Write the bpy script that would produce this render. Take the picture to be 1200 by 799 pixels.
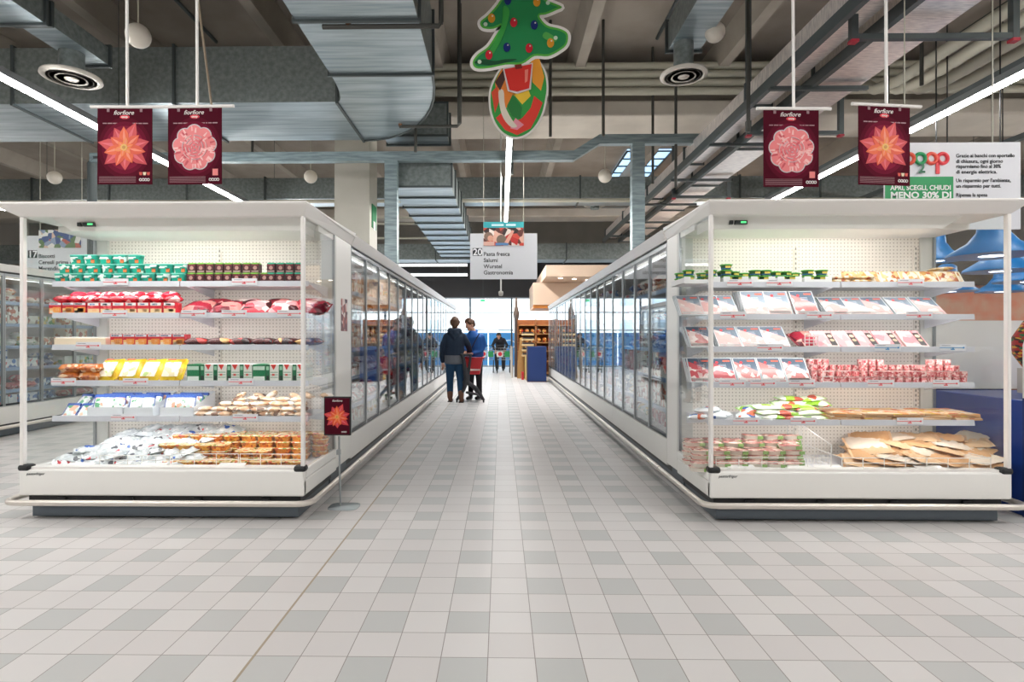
import bpy, bmesh, math, random
from mathutils import Vector, Matrix, Euler
S = bpy.context.scene
for o in list(bpy.data.objects): bpy.data.objects.remove(o)
COL = S.collection
R = math.radians
random.seed(7)

# ---------------------------------------------------------------- camera
EYE = 1.36; FPX = 662.0; YAW = -0.015; PX0 = 577.0; HOR = 395.5
cd = bpy.data.cameras.new('camera'); cam = bpy.data.objects.new('camera', cd); COL.objects.link(cam)
cam.location = (0, 0, EYE); cam.rotation_euler = (R(90), 0, -YAW)
cd.sensor_width = 36; cd.lens = FPX/1200*36; cd.shift_y = -4/1200; cd.shift_x = (600-PX0)/1200; cd.clip_end = 300
S.camera = cam
# ---------------------------------------------------------------- light
S.view_settings.view_transform = 'Standard'
try: S.view_settings.look = 'None'
except Exception: pass
S.view_settings.gamma = 1; S.view_settings.use_curve_mapping = False
S.view_settings.exposure = 0.27
W = bpy.data.worlds.new('sky'); S.world = W; W.use_nodes = True
W.node_tree.nodes['Background'].inputs[0].default_value = (0.86, 0.94, 1, 1)
W.node_tree.nodes['Background'].inputs[1].default_value = 4.5
STRIP = 42.0      # brightness of the fluorescent strips
CASEL = 9.0      # lamps inside the end cases
def area(name, loc, rot, sx, sy, w, col=(1, .98, .965)):
    l = bpy.data.lights.new(name, 'AREA'); l.shape = 'RECTANGLE'; l.size = sx; l.size_y = sy; l.energy = w; l.color = col
    o = bpy.data.objects.new(name, l); COL.objects.link(o); o.location = loc; o.rotation_euler = rot
    return o
# added fill lights out of view above the camera, for case fronts and floor
for i, (lx, ly, lw) in enumerate([(-4.5, 0.4, 92), (0, 0.0, 60), (4.5, 0.4, 92), (-9.5, 1.5, 70), (9.5, 1.5, 70)]):
    area('fill_light', (lx, ly, 4.95), (R(38 if abs(lx) < 5 else 0), 0, 0), 3.2, .5, lw)
area('fill_light', (0.14, 16, 4.5), (0, 0, 0), .12, 8.6, 230)  # extra area light under the middle strip, brightens the aisle floor

def ray(px, py=HOR):
    u = (px-PX0)/FPX; v = (HOR-py)/FPX
    return math.sin(YAW)+u*math.cos(YAW), math.cos(YAW)-u*math.sin(YAW), v
def AX(px, Y):
    a = ray(px); return a[0]/a[1]*Y
def AZ(px, py, Y):
    a = ray(px, py); return EYE + a[2]/a[1]*Y

# ---------------------------------------------------------------- materials
MC = {}
def mat(name, rgb, rough=.5, metal=0, emit=None, es=0, spec=.5, alpha=None):
    if name in MC: return MC[name]
    m = bpy.data.materials.new(name); m.use_nodes = True; b = m.node_tree.nodes['Principled BSDF']
    b.inputs['Base Color'].default_value = (*rgb, 1); b.inputs['Roughness'].default_value = rough
    b.inputs['Metallic'].default_value = metal; b.inputs['Specular IOR Level'].default_value = spec
    if emit: b.inputs['Emission Color'].default_value = (*emit, 1); b.inputs['Emission Strength'].default_value = es
    MC[name] = m; return m
def s2l(h):
    h = h.lstrip('#'); r = []
    for i in (0, 2, 4):
        c = int(h[i:i+2], 16)/255; r.append(c/12.92 if c <= .04045 else ((c+.055)/1.055)**2.4)
    return tuple(r)
def hx(h, rough=.45, metal=0, spec=.5):
    return mat('paint_%s_%d_%d' % (h, rough*100, metal*10), s2l(h), rough, metal, spec=spec)
def nodes(m): return m.node_tree.nodes, m.node_tree.links
def printed(name, base, cols, scale=30, rough=.35, amt=.5, stretch=(1, 1, 1)):
    """wrapper printed with irregular patches of further colours"""
    if name in MC: return MC[name]
    m = mat(name, s2l(base), rough); N, L = nodes(m); b = N['Principled BSDF']
    tc = N.new('ShaderNodeTexCoord'); oi = N.new('ShaderNodeObjectInfo')
    ad = N.new('ShaderNodeVectorMath'); ad.operation = 'ADD'
    mu = N.new('ShaderNodeVectorMath'); mu.operation = 'MULTIPLY'; mu.inputs[1].default_value = stretch
    cb = N.new('ShaderNodeCombineXYZ'); mm = N.new('ShaderNodeMath'); mm.operation = 'MULTIPLY'; mm.inputs[1].default_value = 7
    L.new(oi.outputs['Random'], mm.inputs[0]); L.new(mm.outputs[0], cb.inputs[0]); L.new(mm.outputs[0], cb.inputs[1])
    L.new(tc.outputs['Object'], mu.inputs[0]); L.new(mu.outputs[0], ad.inputs[0]); L.new(cb.outputs[0], ad.inputs[1])
    vo = N.new('ShaderNodeTexVoronoi'); vo.inputs['Scale'].default_value = scale; L.new(ad.outputs[0], vo.inputs['Vector'])
    sp = N.new('ShaderNodeSeparateColor'); L.new(vo.outputs['Color'], sp.inputs[0])
    cr = N.new('ShaderNodeValToRGB'); cr.color_ramp.interpolation = 'CONSTANT'; L.new(sp.outputs[0], cr.inputs[0])
    el = cr.color_ramp.elements; el[0].position = 0; el[0].color = (*s2l(base), 1); el[1].position = 1-amt; el[1].color = (*s2l(cols[0]), 1)
    for i, c in enumerate(cols[1:], 1):
        e = el.new(1-amt+amt*i/len(cols)); e.color = (*s2l(c), 1)
    L.new(cr.outputs[0], b.inputs['Base Color'])
    no = N.new('ShaderNodeTexNoise'); no.inputs['Scale'].default_value = 40; bp = N.new('ShaderNodeBump'); bp.inputs['Strength'].default_value = .25; bp.inputs['Distance'].default_value = .01
    L.new(ad.outputs[0], no.inputs['Vector']); L.new(no.outputs[0], bp.inputs['Height']); L.new(bp.outputs[0], b.inputs['Normal'])
    return m
def galv(name, c1, c2, rough=.4, scale=6, metal=.75, stretch=(1, 1, 1)):
    m = mat(name, s2l(c1), rough, metal); N, L = nodes(m); b = N['Principled BSDF']
    tc = N.new('ShaderNodeTexCoord'); mp = N.new('ShaderNodeMapping'); mp.inputs['Scale'].default_value = stretch
    n = N.new('ShaderNodeTexNoise'); n.inputs['Scale'].default_value = scale; n.inputs['Detail'].default_value = 6
    cr = N.new('ShaderNodeValToRGB'); cr.color_ramp.elements[0].position = .35; cr.color_ramp.elements[1].position = .65
    cr.color_ramp.elements[0].color = (*s2l(c1), 1); cr.color_ramp.elements[1].color = (*s2l(c2), 1)
    L.new(tc.outputs['Object'], mp.inputs[0]); L.new(mp.outputs[0], n.inputs[0]); L.new(n.outputs[0], cr.inputs[0]); L.new(cr.outputs[0], b.inputs['Base Color'])
    return m
def glass(name, ior=1.45, tint=(.97, .99, .98)):
    m = bpy.data.materials.new(name); m.use_nodes = True; N, L = nodes(m); N.clear()
    o = N.new('ShaderNodeOutputMaterial'); mx = N.new('ShaderNodeMixShader'); t = N.new('ShaderNodeBsdfTransparent'); g = N.new('ShaderNodeBsdfGlossy')
    # thin pane: Schlick reflectance, the same from either face
    lw = N.new('ShaderNodeLayerWeight'); lw.inputs[0].default_value = .5; f0 = ((ior-1)/(ior+1))**2
    pw = N.new('ShaderNodeMath'); pw.operation = 'POWER'; pw.inputs[1].default_value = 5; L.new(lw.outputs['Facing'], pw.inputs[0])
    f = N.new('ShaderNodeMath'); f.operation = 'MULTIPLY_ADD'; f.inputs[1].default_value = 1-f0; f.inputs[2].default_value = f0; L.new(pw.outputs[0], f.inputs[0])
    t.inputs[0].default_value = (*tint, 1); g.inputs['Roughness'].default_value = 0.01
    g.inputs[0].default_value = (.97, .98, 1, 1)
    L.new(f.outputs[0], mx.inputs[0]); L.new(t.outputs[0], mx.inputs[1]); L.new(g.outputs[0], mx.inputs[2]); L.new(mx.outputs[0], o.inputs[0])
    MC[name] = m; return m
def math_n(N, L, op, a, b=None):
    n = N.new('ShaderNodeMath'); n.operation = op
    for i, v in enumerate((a, b)):
        if v is None: continue
        if isinstance(v, (int, float)): n.inputs[i].default_value = v
        else: L.new(v, n.inputs[i])
    return n.outputs[0]
def floor_mat():
    m = mat('floor_tiles', (.8, .78, .76), .4, spec=.3); N, L = nodes(m); b = N['Principled BSDF']
    ge = N.new('ShaderNodeNewGeometry'); sx = N.new('ShaderNodeSeparateXYZ'); L.new(ge.outputs['Position'], sx.inputs[0])
    M = lambda op, a, c=None: math_n(N, L, op, a, c)
    cx = M('DIVIDE', M('ADD', sx.outputs[0], .055+40), .2); cy = M('DIVIDE', M('ADD', sx.outputs[1], -2.8+40), .2)
    ix = M('FLOOR', cx); iy = M('FLOOR', cy); fx = M('FRACT', cx); fy = M('FRACT', cy)
    gx = M('MODULO', ix, 2); gy = M('MODULO', iy, 2)
    grey = M('MULTIPLY', M('GREATER_THAN', gx, .5), M('GREATER_THAN', gy, .5))
    cb = N.new('ShaderNodeCombineXYZ'); L.new(ix, cb.inputs[0]); L.new(iy, cb.inputs[1])
    wn = N.new('ShaderNodeTexWhiteNoise'); wn.noise_dimensions = '3D'; L.new(cb.outputs[0], wn.inputs['Vector'])
    def mix(f, a, c):
        x = N.new('ShaderNodeMix'); x.data_type = 'RGBA'
        L.new(f, x.inputs[0])
        for s, v in ((x.inputs[6], a), (x.inputs[7], c)):
            if isinstance(v, tuple): s.default_value = (*v, 1)
            else: L.new(v, s)
        return x.outputs[2]
    tw = mix(wn.outputs['Value'], s2l('#dcd9d7'), s2l('#d5d1cf')); tg = mix(wn.outputs['Value'], s2l('#c1c2c0'), s2l('#c8c8c6'))
    c = mix(grey, tw, tg)
    g = M('MINIMUM', M('MINIMUM', fx, M('SUBTRACT', 1, fx)), M('MINIMUM', fy, M('SUBTRACT', 1, fy)))
    c = mix(M('LESS_THAN', g, .010), c, s2l('#928c87'))
    seam = M('LESS_THAN', M('ABSOLUTE', M('ADD', sx.outputs[0], 1.055)), .006)
    c = mix(seam, c, s2l('#a89a85'))
    L.new(c, b.inputs['Base Color'])
    n = N.new('ShaderNodeTexNoise'); n.inputs['Scale'].default_value = 1.5; r = M('ADD', M('MULTIPLY', n.outputs[0], .12), .34); L.new(r, b.inputs['Roughness'])
    return m
def perforated():
    m = mat('perforated_panel', s2l('#f8f1e8'), .5); N, L = nodes(m); b = N['Principled BSDF']
    ge = N.new('ShaderNodeNewGeometry'); sx = N.new('ShaderNodeSeparateXYZ'); L.new(ge.outputs['Position'], sx.inputs[0])
    M = lambda op, a, c=None: math_n(N, L, op, a, c)
    fx = M('SUBTRACT', M('FRACT', M('DIVIDE', M('ADD', sx.outputs[0], 50), .03)), .5)
    fz = M('SUBTRACT', M('FRACT', M('DIVIDE', sx.outputs[2], .03)), .5)
    d = M('ADD', M('MULTIPLY', fx, fx), M('MULTIPLY', fz, fz))
    x = N.new('ShaderNodeMix'); x.data_type = 'RGBA'; L.new(M('LESS_THAN', d, .035), x.inputs[0])
    x.inputs[6].default_value = (*s2l('#f8f1e8'), 1); x.inputs[7].default_value = (*s2l('#c3b9ae'), 1); L.new(x.outputs[2], b.inputs['Base Color'])  # shade in the holes painted as darker dots in the panel colour
    return m
WHITE = mat('white_enamel', s2l('#f0ede9'), .3)
WHITE2 = mat('white_fascia', s2l('#efeeea'), .35)
CREAM = mat('cream_liner', s2l('#efe8de'), .5)
SHELFW = mat('shelf_white', s2l('#dcdce2'), .35)
KICK = mat('kick_plate_grey', s2l('#59626a'), .35, .3)
BLACK = mat('black_plastic', s2l('#1a1c1e'), .4)
STEEL = mat('bumper_steel', s2l('#ddd6ce'), .42, .7)
ALU = mat('aluminium', s2l('#a8adb0'), .3, .8)
DARKALU = mat('dark_aluminium', s2l('#3c4044'), .35, .6)
GLASS = glass('clear_glass', 1.35, (.985, .995, .99))
DOORG = glass('door_glass', 2.0, (.93, .96, .96))
PERF = perforated()
LAMP = mat('fluorescent_tube', (1, 1, 1), .5, 0, (1, .98, .95), STRIP)
CASEEMIT = mat('case_lamp_tube', (1, 1, 1), .5, 0, (1, .98, .95), CASEL)
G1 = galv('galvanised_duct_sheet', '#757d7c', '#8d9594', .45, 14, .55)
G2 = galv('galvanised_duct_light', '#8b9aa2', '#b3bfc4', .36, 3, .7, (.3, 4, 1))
G3 = galv('shiny_foil_duct', '#d0c8c6', '#f2eae4', .3, 8, .6, (1, 6, 1))
STRUT = mat('steel_strut', s2l('#52595a'), .45, .5)
CONC = galv('concrete', '#aaa397', '#b7b0a4', .8, 2, 0)
CONCD = galv('concrete_soffit', '#8f867c', '#9d948a', .85, 1.2, 0)
PIPE = mat('painted_pipe', s2l('#b9b6a6'), .5)

# ---------------------------------------------------------------- builders
class MB:
    def __init__(s): s.v = []; s.f = []; s.m = []; s.mats = []; s.sm = []
    def mi(s, m):
        if m not in s.mats: s.mats.append(m)
        return s.mats.index(m)
    def add(s, vs, fs, m, smooth=False, M=None):
        b = len(s.v); k = s.mi(m)
        for v in vs:
            v = Vector(v); s.v.append(M @ v if M else v)
        for f in fs: s.f.append([b+i for i in f]); s.m.append(k); s.sm.append(smooth)
        return s
    def box(s, x0, y0, z0, x1, y1, z1, m, M=None):
        if x0 > x1: x0, x1 = x1, x0
        if y0 > y1: y0, y1 = y1, y0
        if z0 > z1: z0, z1 = z1, z0
        return s.add([(x0,y0,z0),(x1,y0,z0),(x1,y1,z0),(x0,y1,z0),(x0,y0,z1),(x1,y0,z1),(x1,y1,z1),(x0,y1,z1)],
              [(3,2,1,0),(4,5,6,7),(0,1,5,4),(1,2,6,5),(2,3,7,6),(3,0,4,7)], m, M=M)
    def hexa(s, bot, top, m, M=None):
        return s.add(list(bot)+list(top), [(3,2,1,0),(4,5,6,7),(0,1,5,4),(1,2,6,5),(2,3,7,6),(3,0,4,7)], m, M=M)
    def prism(s, pts, y0, y1, m, M=None, smooth=False):
        """outline in XZ (counter-clockwise seen from -Y), extruded along Y"""
        n = len(pts); vs = [(x, y0, z) for x, z in pts]+[(x, y1, z) for x, z in pts]
        fs = [list(range(n)), list(range(2*n-1, n-1, -1))]
        s.add(vs, fs, m, M=M)
        return s.add(vs, [((i+1) % n, i, n+i, n+(i+1) % n) for i in range(n)], m, smooth, M=M)
    def tube(s, pts, r, m, n=8, closed=False, smooth=True, cap=True, M=None):
        pts = [Vector(p) for p in pts]; rs = r if isinstance(r, (list, tuple)) else [r]*len(pts)
        vs = []; k = len(pts); up = None
        for i, p in enumerate(pts):
            a = pts[(i-1) % k] if (i or closed) else p; c = pts[(i+1) % k] if (i < k-1 or closed) else p
            d = (c-a).normalized()
            if up is None:
                up = d.orthogonal().normalized()
            up = (up-d*up.dot(d)).normalized(); w = d.cross(up)
            for j in range(n):
                t = 2*math.pi*j/n; vs.append(p+(up*math.cos(t)+w*math.sin(t))*rs[i])
        fs = []
        for i in range(k if closed else k-1):
            for j in range(n):
                i2 = (i+1) % k; fs.append((i*n+j, i*n+(j+1) % n, i2*n+(j+1) % n, i2*n+j))
        s.add(vs, fs, m, smooth, M)
        if cap and not closed:
            s.add(vs[:n], [list(range(n-1, -1, -1))], m, M=M); s.add(vs[-n:], [list(range(n))], m, M=M)
        return s
    def lathe(s, prof, m, n=24, c=(0, 0, 0), sup=None, sx=1, sy=1, M=None, smooth=True):
        """prof (r,z) ; sup = superellipse exponent"""
        vs = []; c = Vector(c)
        for r, z in prof:
            for j in range(n):
                t = 2*math.pi*(j+.5)/n; x, y = math.cos(t), math.sin(t)
                if sup:
                    k = (abs(x)**sup+abs(y)**sup)**(-1/sup); x *= k; y *= k
                vs.append(c+Vector((x*r*sx, y*r*sy, z)))
        k = len(prof); fs = []
        for i in range(k-1):
            for j in range(n): fs.append((i*n+j, i*n+(j+1) % n, (i+1)*n+(j+1) % n, (i+1)*n+j))
        s.add(vs, fs, m, smooth, M)
        if prof[0][0] > 1e-4: s.add(vs[:n], [list(range(n-1, -1, -1))], m, M=M)
        if prof[-1][0] > 1e-4: s.add(vs[-n:], [list(range(n))], m, M=M)
        return s
    def disc(s, c, r, m, d=.002, n=20, sx=1, sz=1, M=None):
        """thin disc facing -Y"""
        return s.prism([(c[0]+r*sx*math.cos(2*math.pi*i/n), c[2]+r*sz*math.sin(2*math.pi*i/n)) for i in range(n)], c[1], c[1]+d, m, M)
    def build(s, name, parent=None, label=None, cat=None, group=None, kind=None, link=True, bevel=0, loc=None):
        me = bpy.data.meshes.new(name); me.from_pydata([tuple(v) for v in s.v], [], s.f)
        for m in s.mats: me.materials.append(m)
        me.polygons.foreach_set('material_index', s.m); me.polygons.foreach_set('use_smooth', s.sm); me.update()
        o = bpy.data.objects.new(name, me)
        if link: COL.objects.link(o)
        if parent: o.parent = parent
        if bevel:
            b = o.modifiers.new('bevel', 'BEVEL'); b.width = bevel; b.segments = 2; b.limit_method = 'ANGLE'
        if loc: o.location = loc
        return tag(o, label, cat, group, kind)
def tag(o, label=None, cat=None, group=None, kind=None):
    if label: o['label'] = label
    if cat: o['category'] = cat
    if group: o['group'] = group
    if kind: o['kind'] = kind
    return o
def thing(name, label, cat, loc=(0, 0, 0), rz=0, group=None, link=True):
    o = bpy.data.objects.new(name, None); o.empty_display_size = .05
    if link: COL.objects.link(o)
    o.location = loc; o.rotation_euler = (0, 0, rz)
    return tag(o, label, cat, group)
def rebase(root):
    """move children so that world-space geometry stays put under a moved root"""
    bpy.context.view_layer.update()
    inv = Matrix.LocRotScale(root.location, root.rotation_euler, None).inverted()
    for c in root.children: c.matrix_parent_inverse = inv
PROTO = []
def proto(root, kids=()):
    PROTO.append((root, list(kids))); return (root, list(kids))
def put(pr, loc, rot=(0, 0, 0), label=None, cat=None, group=None, sc=None):
    root, kids = pr; c = root.copy(); COL.objects.link(c); c.location = loc; c.rotation_euler = rot
    if sc: c.scale = sc
    for k in kids:
        d = k.copy(); COL.objects.link(d); d.parent = c
    return tag(c, label, cat, group)
def struct(mb, name, **k):
    return mb.build(name, kind='structure', **k)
ORD = ['first', 'second', 'third', 'fourth', 'fifth', 'sixth', 'seventh', 'eighth', 'ninth', 'tenth', 'eleventh', 'twelfth', 'thirteenth', 'fourteenth', 'fifteenth', 'sixteenth',
       'seventeenth', 'eighteenth', 'nineteenth', 'twentieth', 'twenty-first', 'twenty-second', 'twenty-third', 'twenty-fourth', 'twenty-fifth', 'twenty-sixth', 'twenty-seventh', 'twenty-eighth', 'twenty-ninth', 'thirtieth']
def nth(i): return ORD[i] if i < len(ORD) else 'number %d' % (i+1)
def text(s, size, m, parent, loc, rot=(R(90), 0, 0), bold=0, name='lettering', align='LEFT', depth=.001, shear=0, label=None, space=1, fit=None):
    c = bpy.data.curves.new('t', 'FONT'); c.body = s; c.size = size; c.align_x = align; c.offset = bold*size; c.extrude = depth; c.shear = shear; c.space_character = space
    c.resolution_u = 3
    o = bpy.data.objects.new('t', c); COL.objects.link(o); bpy.context.view_layer.update()
    me = bpy.data.meshes.new_from_object(o.evaluated_get(bpy.context.evaluated_depsgraph_get()))
    bpy.data.objects.remove(o); bpy.data.curves.remove(c)
    if fit:
        xs_ = [v.co.x for v in me.vertices]; k_ = fit/(max(xs_)-min(xs_))
        for v in me.vertices: v.co.x *= k_
    me.materials.clear(); me.materials.append(m)
    t = bpy.data.objects.new(name, me); COL.objects.link(t); t.location = loc; t.rotation_euler = rot
    if parent: t.parent = parent
    if label: t['label'] = label
    return t
def organic(name, chains, m, parent=None, voxel=.012, sm=4, **kw):
    """chains: (points, radii, flat) fused into one continuous surface"""
    mb = MB()
    for ch in chains:
        pts, rs = ch[0], ch[1]; flat = len(ch) > 2 and ch[2]
        pts = [Vector(p) for p in pts]
        if flat:
            vs = []; n = 16
            P = [(pts[0]-Vector((0, 0, .4*min(rs[0]) if pts[0].z < pts[-1].z else -.4*min(rs[0]))), tuple(q*.55 for q in rs[0]))]+list(zip(pts, rs))+[(pts[-1]+Vector((0, 0, .4*min(rs[-1]) if pts[0].z < pts[-1].z else -.4*min(rs[-1]))), tuple(q*.55 for q in rs[-1]))]
            for p, (a, b) in P:
                for j in range(n):
                    t = 2*math.pi*j/n; vs.append(p+Vector((a*math.cos(t), b*math.sin(t), 0)))
            fs = [(i*n+j, i*n+(j+1) % n, (i+1)*n+(j+1) % n, (i+1)*n+j) for i in range(len(P)-1) for j in range(n)]
            fs += [list(range(n-1, -1, -1)), [len(vs)-n+j for j in range(n)]]
            mb.add(vs, fs, m, True)
        else:
            d0 = (pts[0]-pts[1]).normalized(); d1 = (pts[-1]-pts[-2]).normalized()
            PP = [pts[0]+d0*rs[0]*.85, pts[0]+d0*rs[0]*.5]+pts+[pts[-1]+d1*rs[-1]*.5, pts[-1]+d1*rs[-1]*.85]
            RR = [rs[0]*.45, rs[0]*.85]+list(rs)+[rs[-1]*.85, rs[-1]*.45]
            mb.tube(PP, RR, m, 14)
    o = mb.build(name)
    r = o.modifiers.new('r', 'REMESH'); r.mode = 'VOXEL'; r.voxel_size = voxel; r.use_smooth_shade = True
    q = o.modifiers.new('s', 'SMOOTH'); q.iterations = sm; q.factor = .5
    bpy.context.view_layer.update()
    me = bpy.data.meshes.new_from_object(o.evaluated_get(bpy.context.evaluated_depsgraph_get()))
    old = o.data; o.modifiers.clear(); o.data = me; bpy.data.meshes.remove(old); me.name = name
    me.materials.clear(); me.materials.append(m)
    for p in me.polygons: p.use_smooth = True; p.material_index = 0
    if parent: o.parent = parent
    return tag(o, **kw)
# ================================================================ ROOM
struct(MB().box(-22, -7, -.1, 22, 27, 0, floor_mat()), 'floor')
struct(MB().box(-22, -7, 7.25, 22, 27, 7.4, CONCD), 'ceiling')
WALLM = mat('wall_paint', s2l('#bdb8b0'), .7)
struct(MB().box(-22.2, -7, 0, -22, 27, 7.25, WALLM), 'wall_left')
struct(MB().box(22, -7, 0, 22.2, 27, 7.25, WALLM), 'wall_right')
struct(MB().box(-22, -7.2, 0, 22, -7, 7.25, WALLM), 'wall_back')
DARKW = mat('charcoal_soffit', s2l('#3d3d3f'), .7)
PANELW = galv('grey_wall_panel', '#7c776f', '#857f77', .7, 1, 0)
# far wall: charcoal band above a long glazed front
b = MB(); b.box(-22, 26, 3.22, 22, 26.3, 5.0, DARKW); b.box(-22, 26.02, 5.0, 22, 26.3, 7.25, PANELW)
b.box(-22, 26, 0, -11, 26.3, 3.22, DARKW); b.box(12, 26, 0, 22, 26.3, 3.22, DARKW)
struct(b, 'wall_far')
# glazed front, one window per bay
FR = mat('window_frame_grey', s2l('#8b9299'), .4, .5)
for i in range(12):
    x0 = -11+i*23/12; x1 = x0+23/12
    b = MB(); b.box(x0-.04, 26.05, 0, x0+.04, 26.2, 3.22, FR); b.box(x1-.02, 26.05, 0, x1+.02, 26.2, 3.22, FR)
    for z in (.04, 1.7, 2.52, 3.18): b.box(x0, 26.08, z-.025, x1, 26.18, z+.025, FR)
    w = struct(b, 'window_%d' % (i+1))
    MB().box(x0+.03, 26.12, .05, x1-.02, 26.135, 3.17, GLASS).build('pane', parent=w)
# outside: pavement, pale apartment house, blue hoarding
struct(MB().box(-40, 27, -.15, 40, 70, -.02, mat('pavement', s2l('#c9c9c8'), .8)), 'ground_outside')
HOUSE = mat('pale_render', s2l('#f4f4f2'), .8); HW = mat('house_window', s2l('#b9cad6'), .3)
b = thing('apartment_building', 'pale apartment building with rows of windows seen through the glass front', 'building', (0, 58, -.02))
q = MB(); q.box(-26, 0, 0, 24, 8, 13, HOUSE); q.build('wall', parent=b)
for i in range(14):
    for j in range(4):
        MB().box(-24+i*3.4, -.06, 1.6+j*3, -22.6+i*3.4, 0, 3.2+j*3, HW).build('window', parent=b)
BLUEP = mat('blue_hoarding', s2l('#4aa3ea'), .4)
LBLUE = mat('light_blue_print', s2l('#d8ecfa'), .4)
for i in range(9):
    x0 = -9+i*2.1
    t = thing('hoarding_panel', 'blue printed panel outside the glass front, %s from the left' % nth(i), 'panel', (x0, 28.2, -.02), group='blue panels outside the glass front')
    MB().box(0, 0, 0, 2.05, .06, 1.62, BLUEP).build('board', parent=t)
    q = MB()
    for k in range(3):
        cx = .4+k*.62; cz = .75+.3*((i+k) % 2)
        pts = [(cx+.3*math.cos(a*math.pi/12), 0, cz+.2*math.sin(a*math.pi/12)) for a in range(24)]
        q.tube([(p[0], -.01, p[2]) for p in pts], .028, LBLUE, 6, closed=True)
    q.build('ring_print', parent=t)

# ceiling ribs and cross beams
RIBM = galv('rib_concrete', '#9d958a', '#aaa297', .8, 1.5, 0)
k = 0
for i in range(-7, 8):
    x = 1.6+2.87*i
    if abs(x) > 21.5: continue
    k += 1
    struct(MB().hexa([(x-.1, -7, 6.8), (x+.1, -7, 6.8), (x+.1, 26, 6.8), (x-.1, 26, 6.8)], [(x-.2, -7, 7.245), (x+.2, -7, 7.245), (x+.2, 26, 7.245), (x-.2, 26, 7.245)], RIBM), 'trim_%d' % k)
for y0, y1, zb in ((11.6, 12.95, 5.9), (-1.5, -.2, 5.9), (21.2, 22.2, 5.9)):
    k += 1
    b = MB(); b.box(-22, y0+.25, 6.2, 22, y1-.25, 6.85, RIBM); b.box(-22, y0, zb, 22, y1, 6.22, galv('beam_concrete', '#bdb5aa', '#c9c1b5', .8, 1.5, 0))
    struct(b, 'trim_%d' % k, bevel=.04)
# conduits fixed under the slab between the ribs
for i in range(-6, 7):
    x = 1.6+2.87*i+1.43
    if abs(x) > 16: continue
    nm = 'dark conduit under the ceiling slab, %s from the left' % nth(i+6)
    MB().tube([(x, -3, 7.16), (x, 11, 7.16)], .035, STRUT).build('conduit', label=nm, cat='conduit', group='conduits under the slab')

# pipes along the cross beam
for j in range(4):
    z = 6.86-.02-j*.17
    MB().tube([(-21, 11.45, z), (21, 11.45, z)], .075, PIPE, 12).build('painted_pipe', label='cream painted pipe along the concrete beam, %s from the top' % nth(j), cat='pipe', group='pipes along the beam')
for j in range(4):
    x = 7.1+j*.42; z = 5.95
    MB().tube([(x, -2, z), (x, 10.2, z), (x+.05, 10.9, z+.15), (x+.05, 11.2, z+.4)], .1, PIPE, 12).build('painted_pipe', label='cream pipe running towards the beam at right, %s of the bundle' % nth(j), cat='pipe', group='pipe bundle at upper right')

# ---------------------------------------------------------------- ducts
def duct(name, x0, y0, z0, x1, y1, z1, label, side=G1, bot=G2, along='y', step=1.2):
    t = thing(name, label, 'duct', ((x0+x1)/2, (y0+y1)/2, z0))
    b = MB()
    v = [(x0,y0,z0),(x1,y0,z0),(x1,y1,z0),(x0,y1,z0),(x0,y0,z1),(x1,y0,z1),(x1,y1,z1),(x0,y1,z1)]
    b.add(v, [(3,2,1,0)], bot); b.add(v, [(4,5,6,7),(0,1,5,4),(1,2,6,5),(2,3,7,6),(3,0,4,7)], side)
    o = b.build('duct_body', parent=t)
    L = (y1-y0) if along == 'y' else (x1-x0); n = max(1, int(L/step))
    for i in range(n+1):
        q = MB(); e = .035
        if along == 'y':
            y = y0+L*i/n; a = y-.02; c = y+.02
            q.box(x0-e, a, z0-e, x1+e, c, z0, STRUT); q.box(x0-e, a, z1, x1+e, c, z1+e, STRUT); q.box(x0-e, a, z0, x0, c, z1, STRUT); q.box(x1, a, z0, x1+e, c, z1, STRUT)
        else:
            x = x0+L*i/n; a = x-.02; c = x+.02
            q.box(a, y0-e, z0-e, c, y1+e, z0, STRUT); q.box(a, y0-e, z1, c, y1+e, z1+e, STRUT); q.box(a, y0-e, z0, c, y0, z1, STRUT); q.box(a, y1, z0, c, y1+e, z1, STRUT)
        q.build('flange', parent=t)
    for c in t.children: c.location = tuple(-Vector(t.location))
    return t
DZ = 5.13
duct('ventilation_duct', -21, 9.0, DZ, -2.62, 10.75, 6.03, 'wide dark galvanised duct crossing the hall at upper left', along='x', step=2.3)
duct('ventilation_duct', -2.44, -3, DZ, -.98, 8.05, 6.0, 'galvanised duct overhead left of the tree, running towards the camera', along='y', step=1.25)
# elbow
t = thing('duct_elbow', 'curved galvanised duct elbow joining the two big ducts at upper left', 'duct', (-1.8, 9.3, DZ))
b = MB(); C0 = (-2.62, 8.05); n = 10
ins = []; outs = []
for i in range(n+1):
    a = math.pi/2*i/n
    outs.append((C0[0]+1.64*math.cos(a), C0[1]+2.7*math.sin(a))); ins.append((C0[0]+.18*math.cos(a), C0[1]+.95*math.sin(a)))
for i in range(n):
    a0, a1, c0, c1 = outs[i], outs[i+1], ins[i], ins[i+1]
    v = [(*c0, DZ), (*a0, DZ), (*a1, DZ), (*c1, DZ), (*c0, 6.0), (*a0, 6.0), (*a1, 6.0), (*c1, 6.0)]
    b.add(v, [(3, 2, 1, 0)], G2); b.add(v, [(4, 5, 6, 7), (1, 2, 6, 5), (3, 0, 4, 7)], G1)
b.build('duct_body', parent=t); q = MB(); q.tube([(*p, DZ-.01) for p in outs], .02, STRUT, 6); q.build('seam_strip', parent=t)
for c in t.children: c.location = tuple(-Vector(t.location))
duct('ventilation_duct', -2.25, 11.3, 4.4, -1.0, 21.3, 4.95, 'blue-grey ribbed duct running above the left case towards the windows', along='y', step=.9)
duct('ventilation_duct', -2.3, 10.95, 5.3, -1.05, 11.5, 5.9, 'short galvanised duct drop between the elbow and the ribbed duct', along='y', step=.5)
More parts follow.
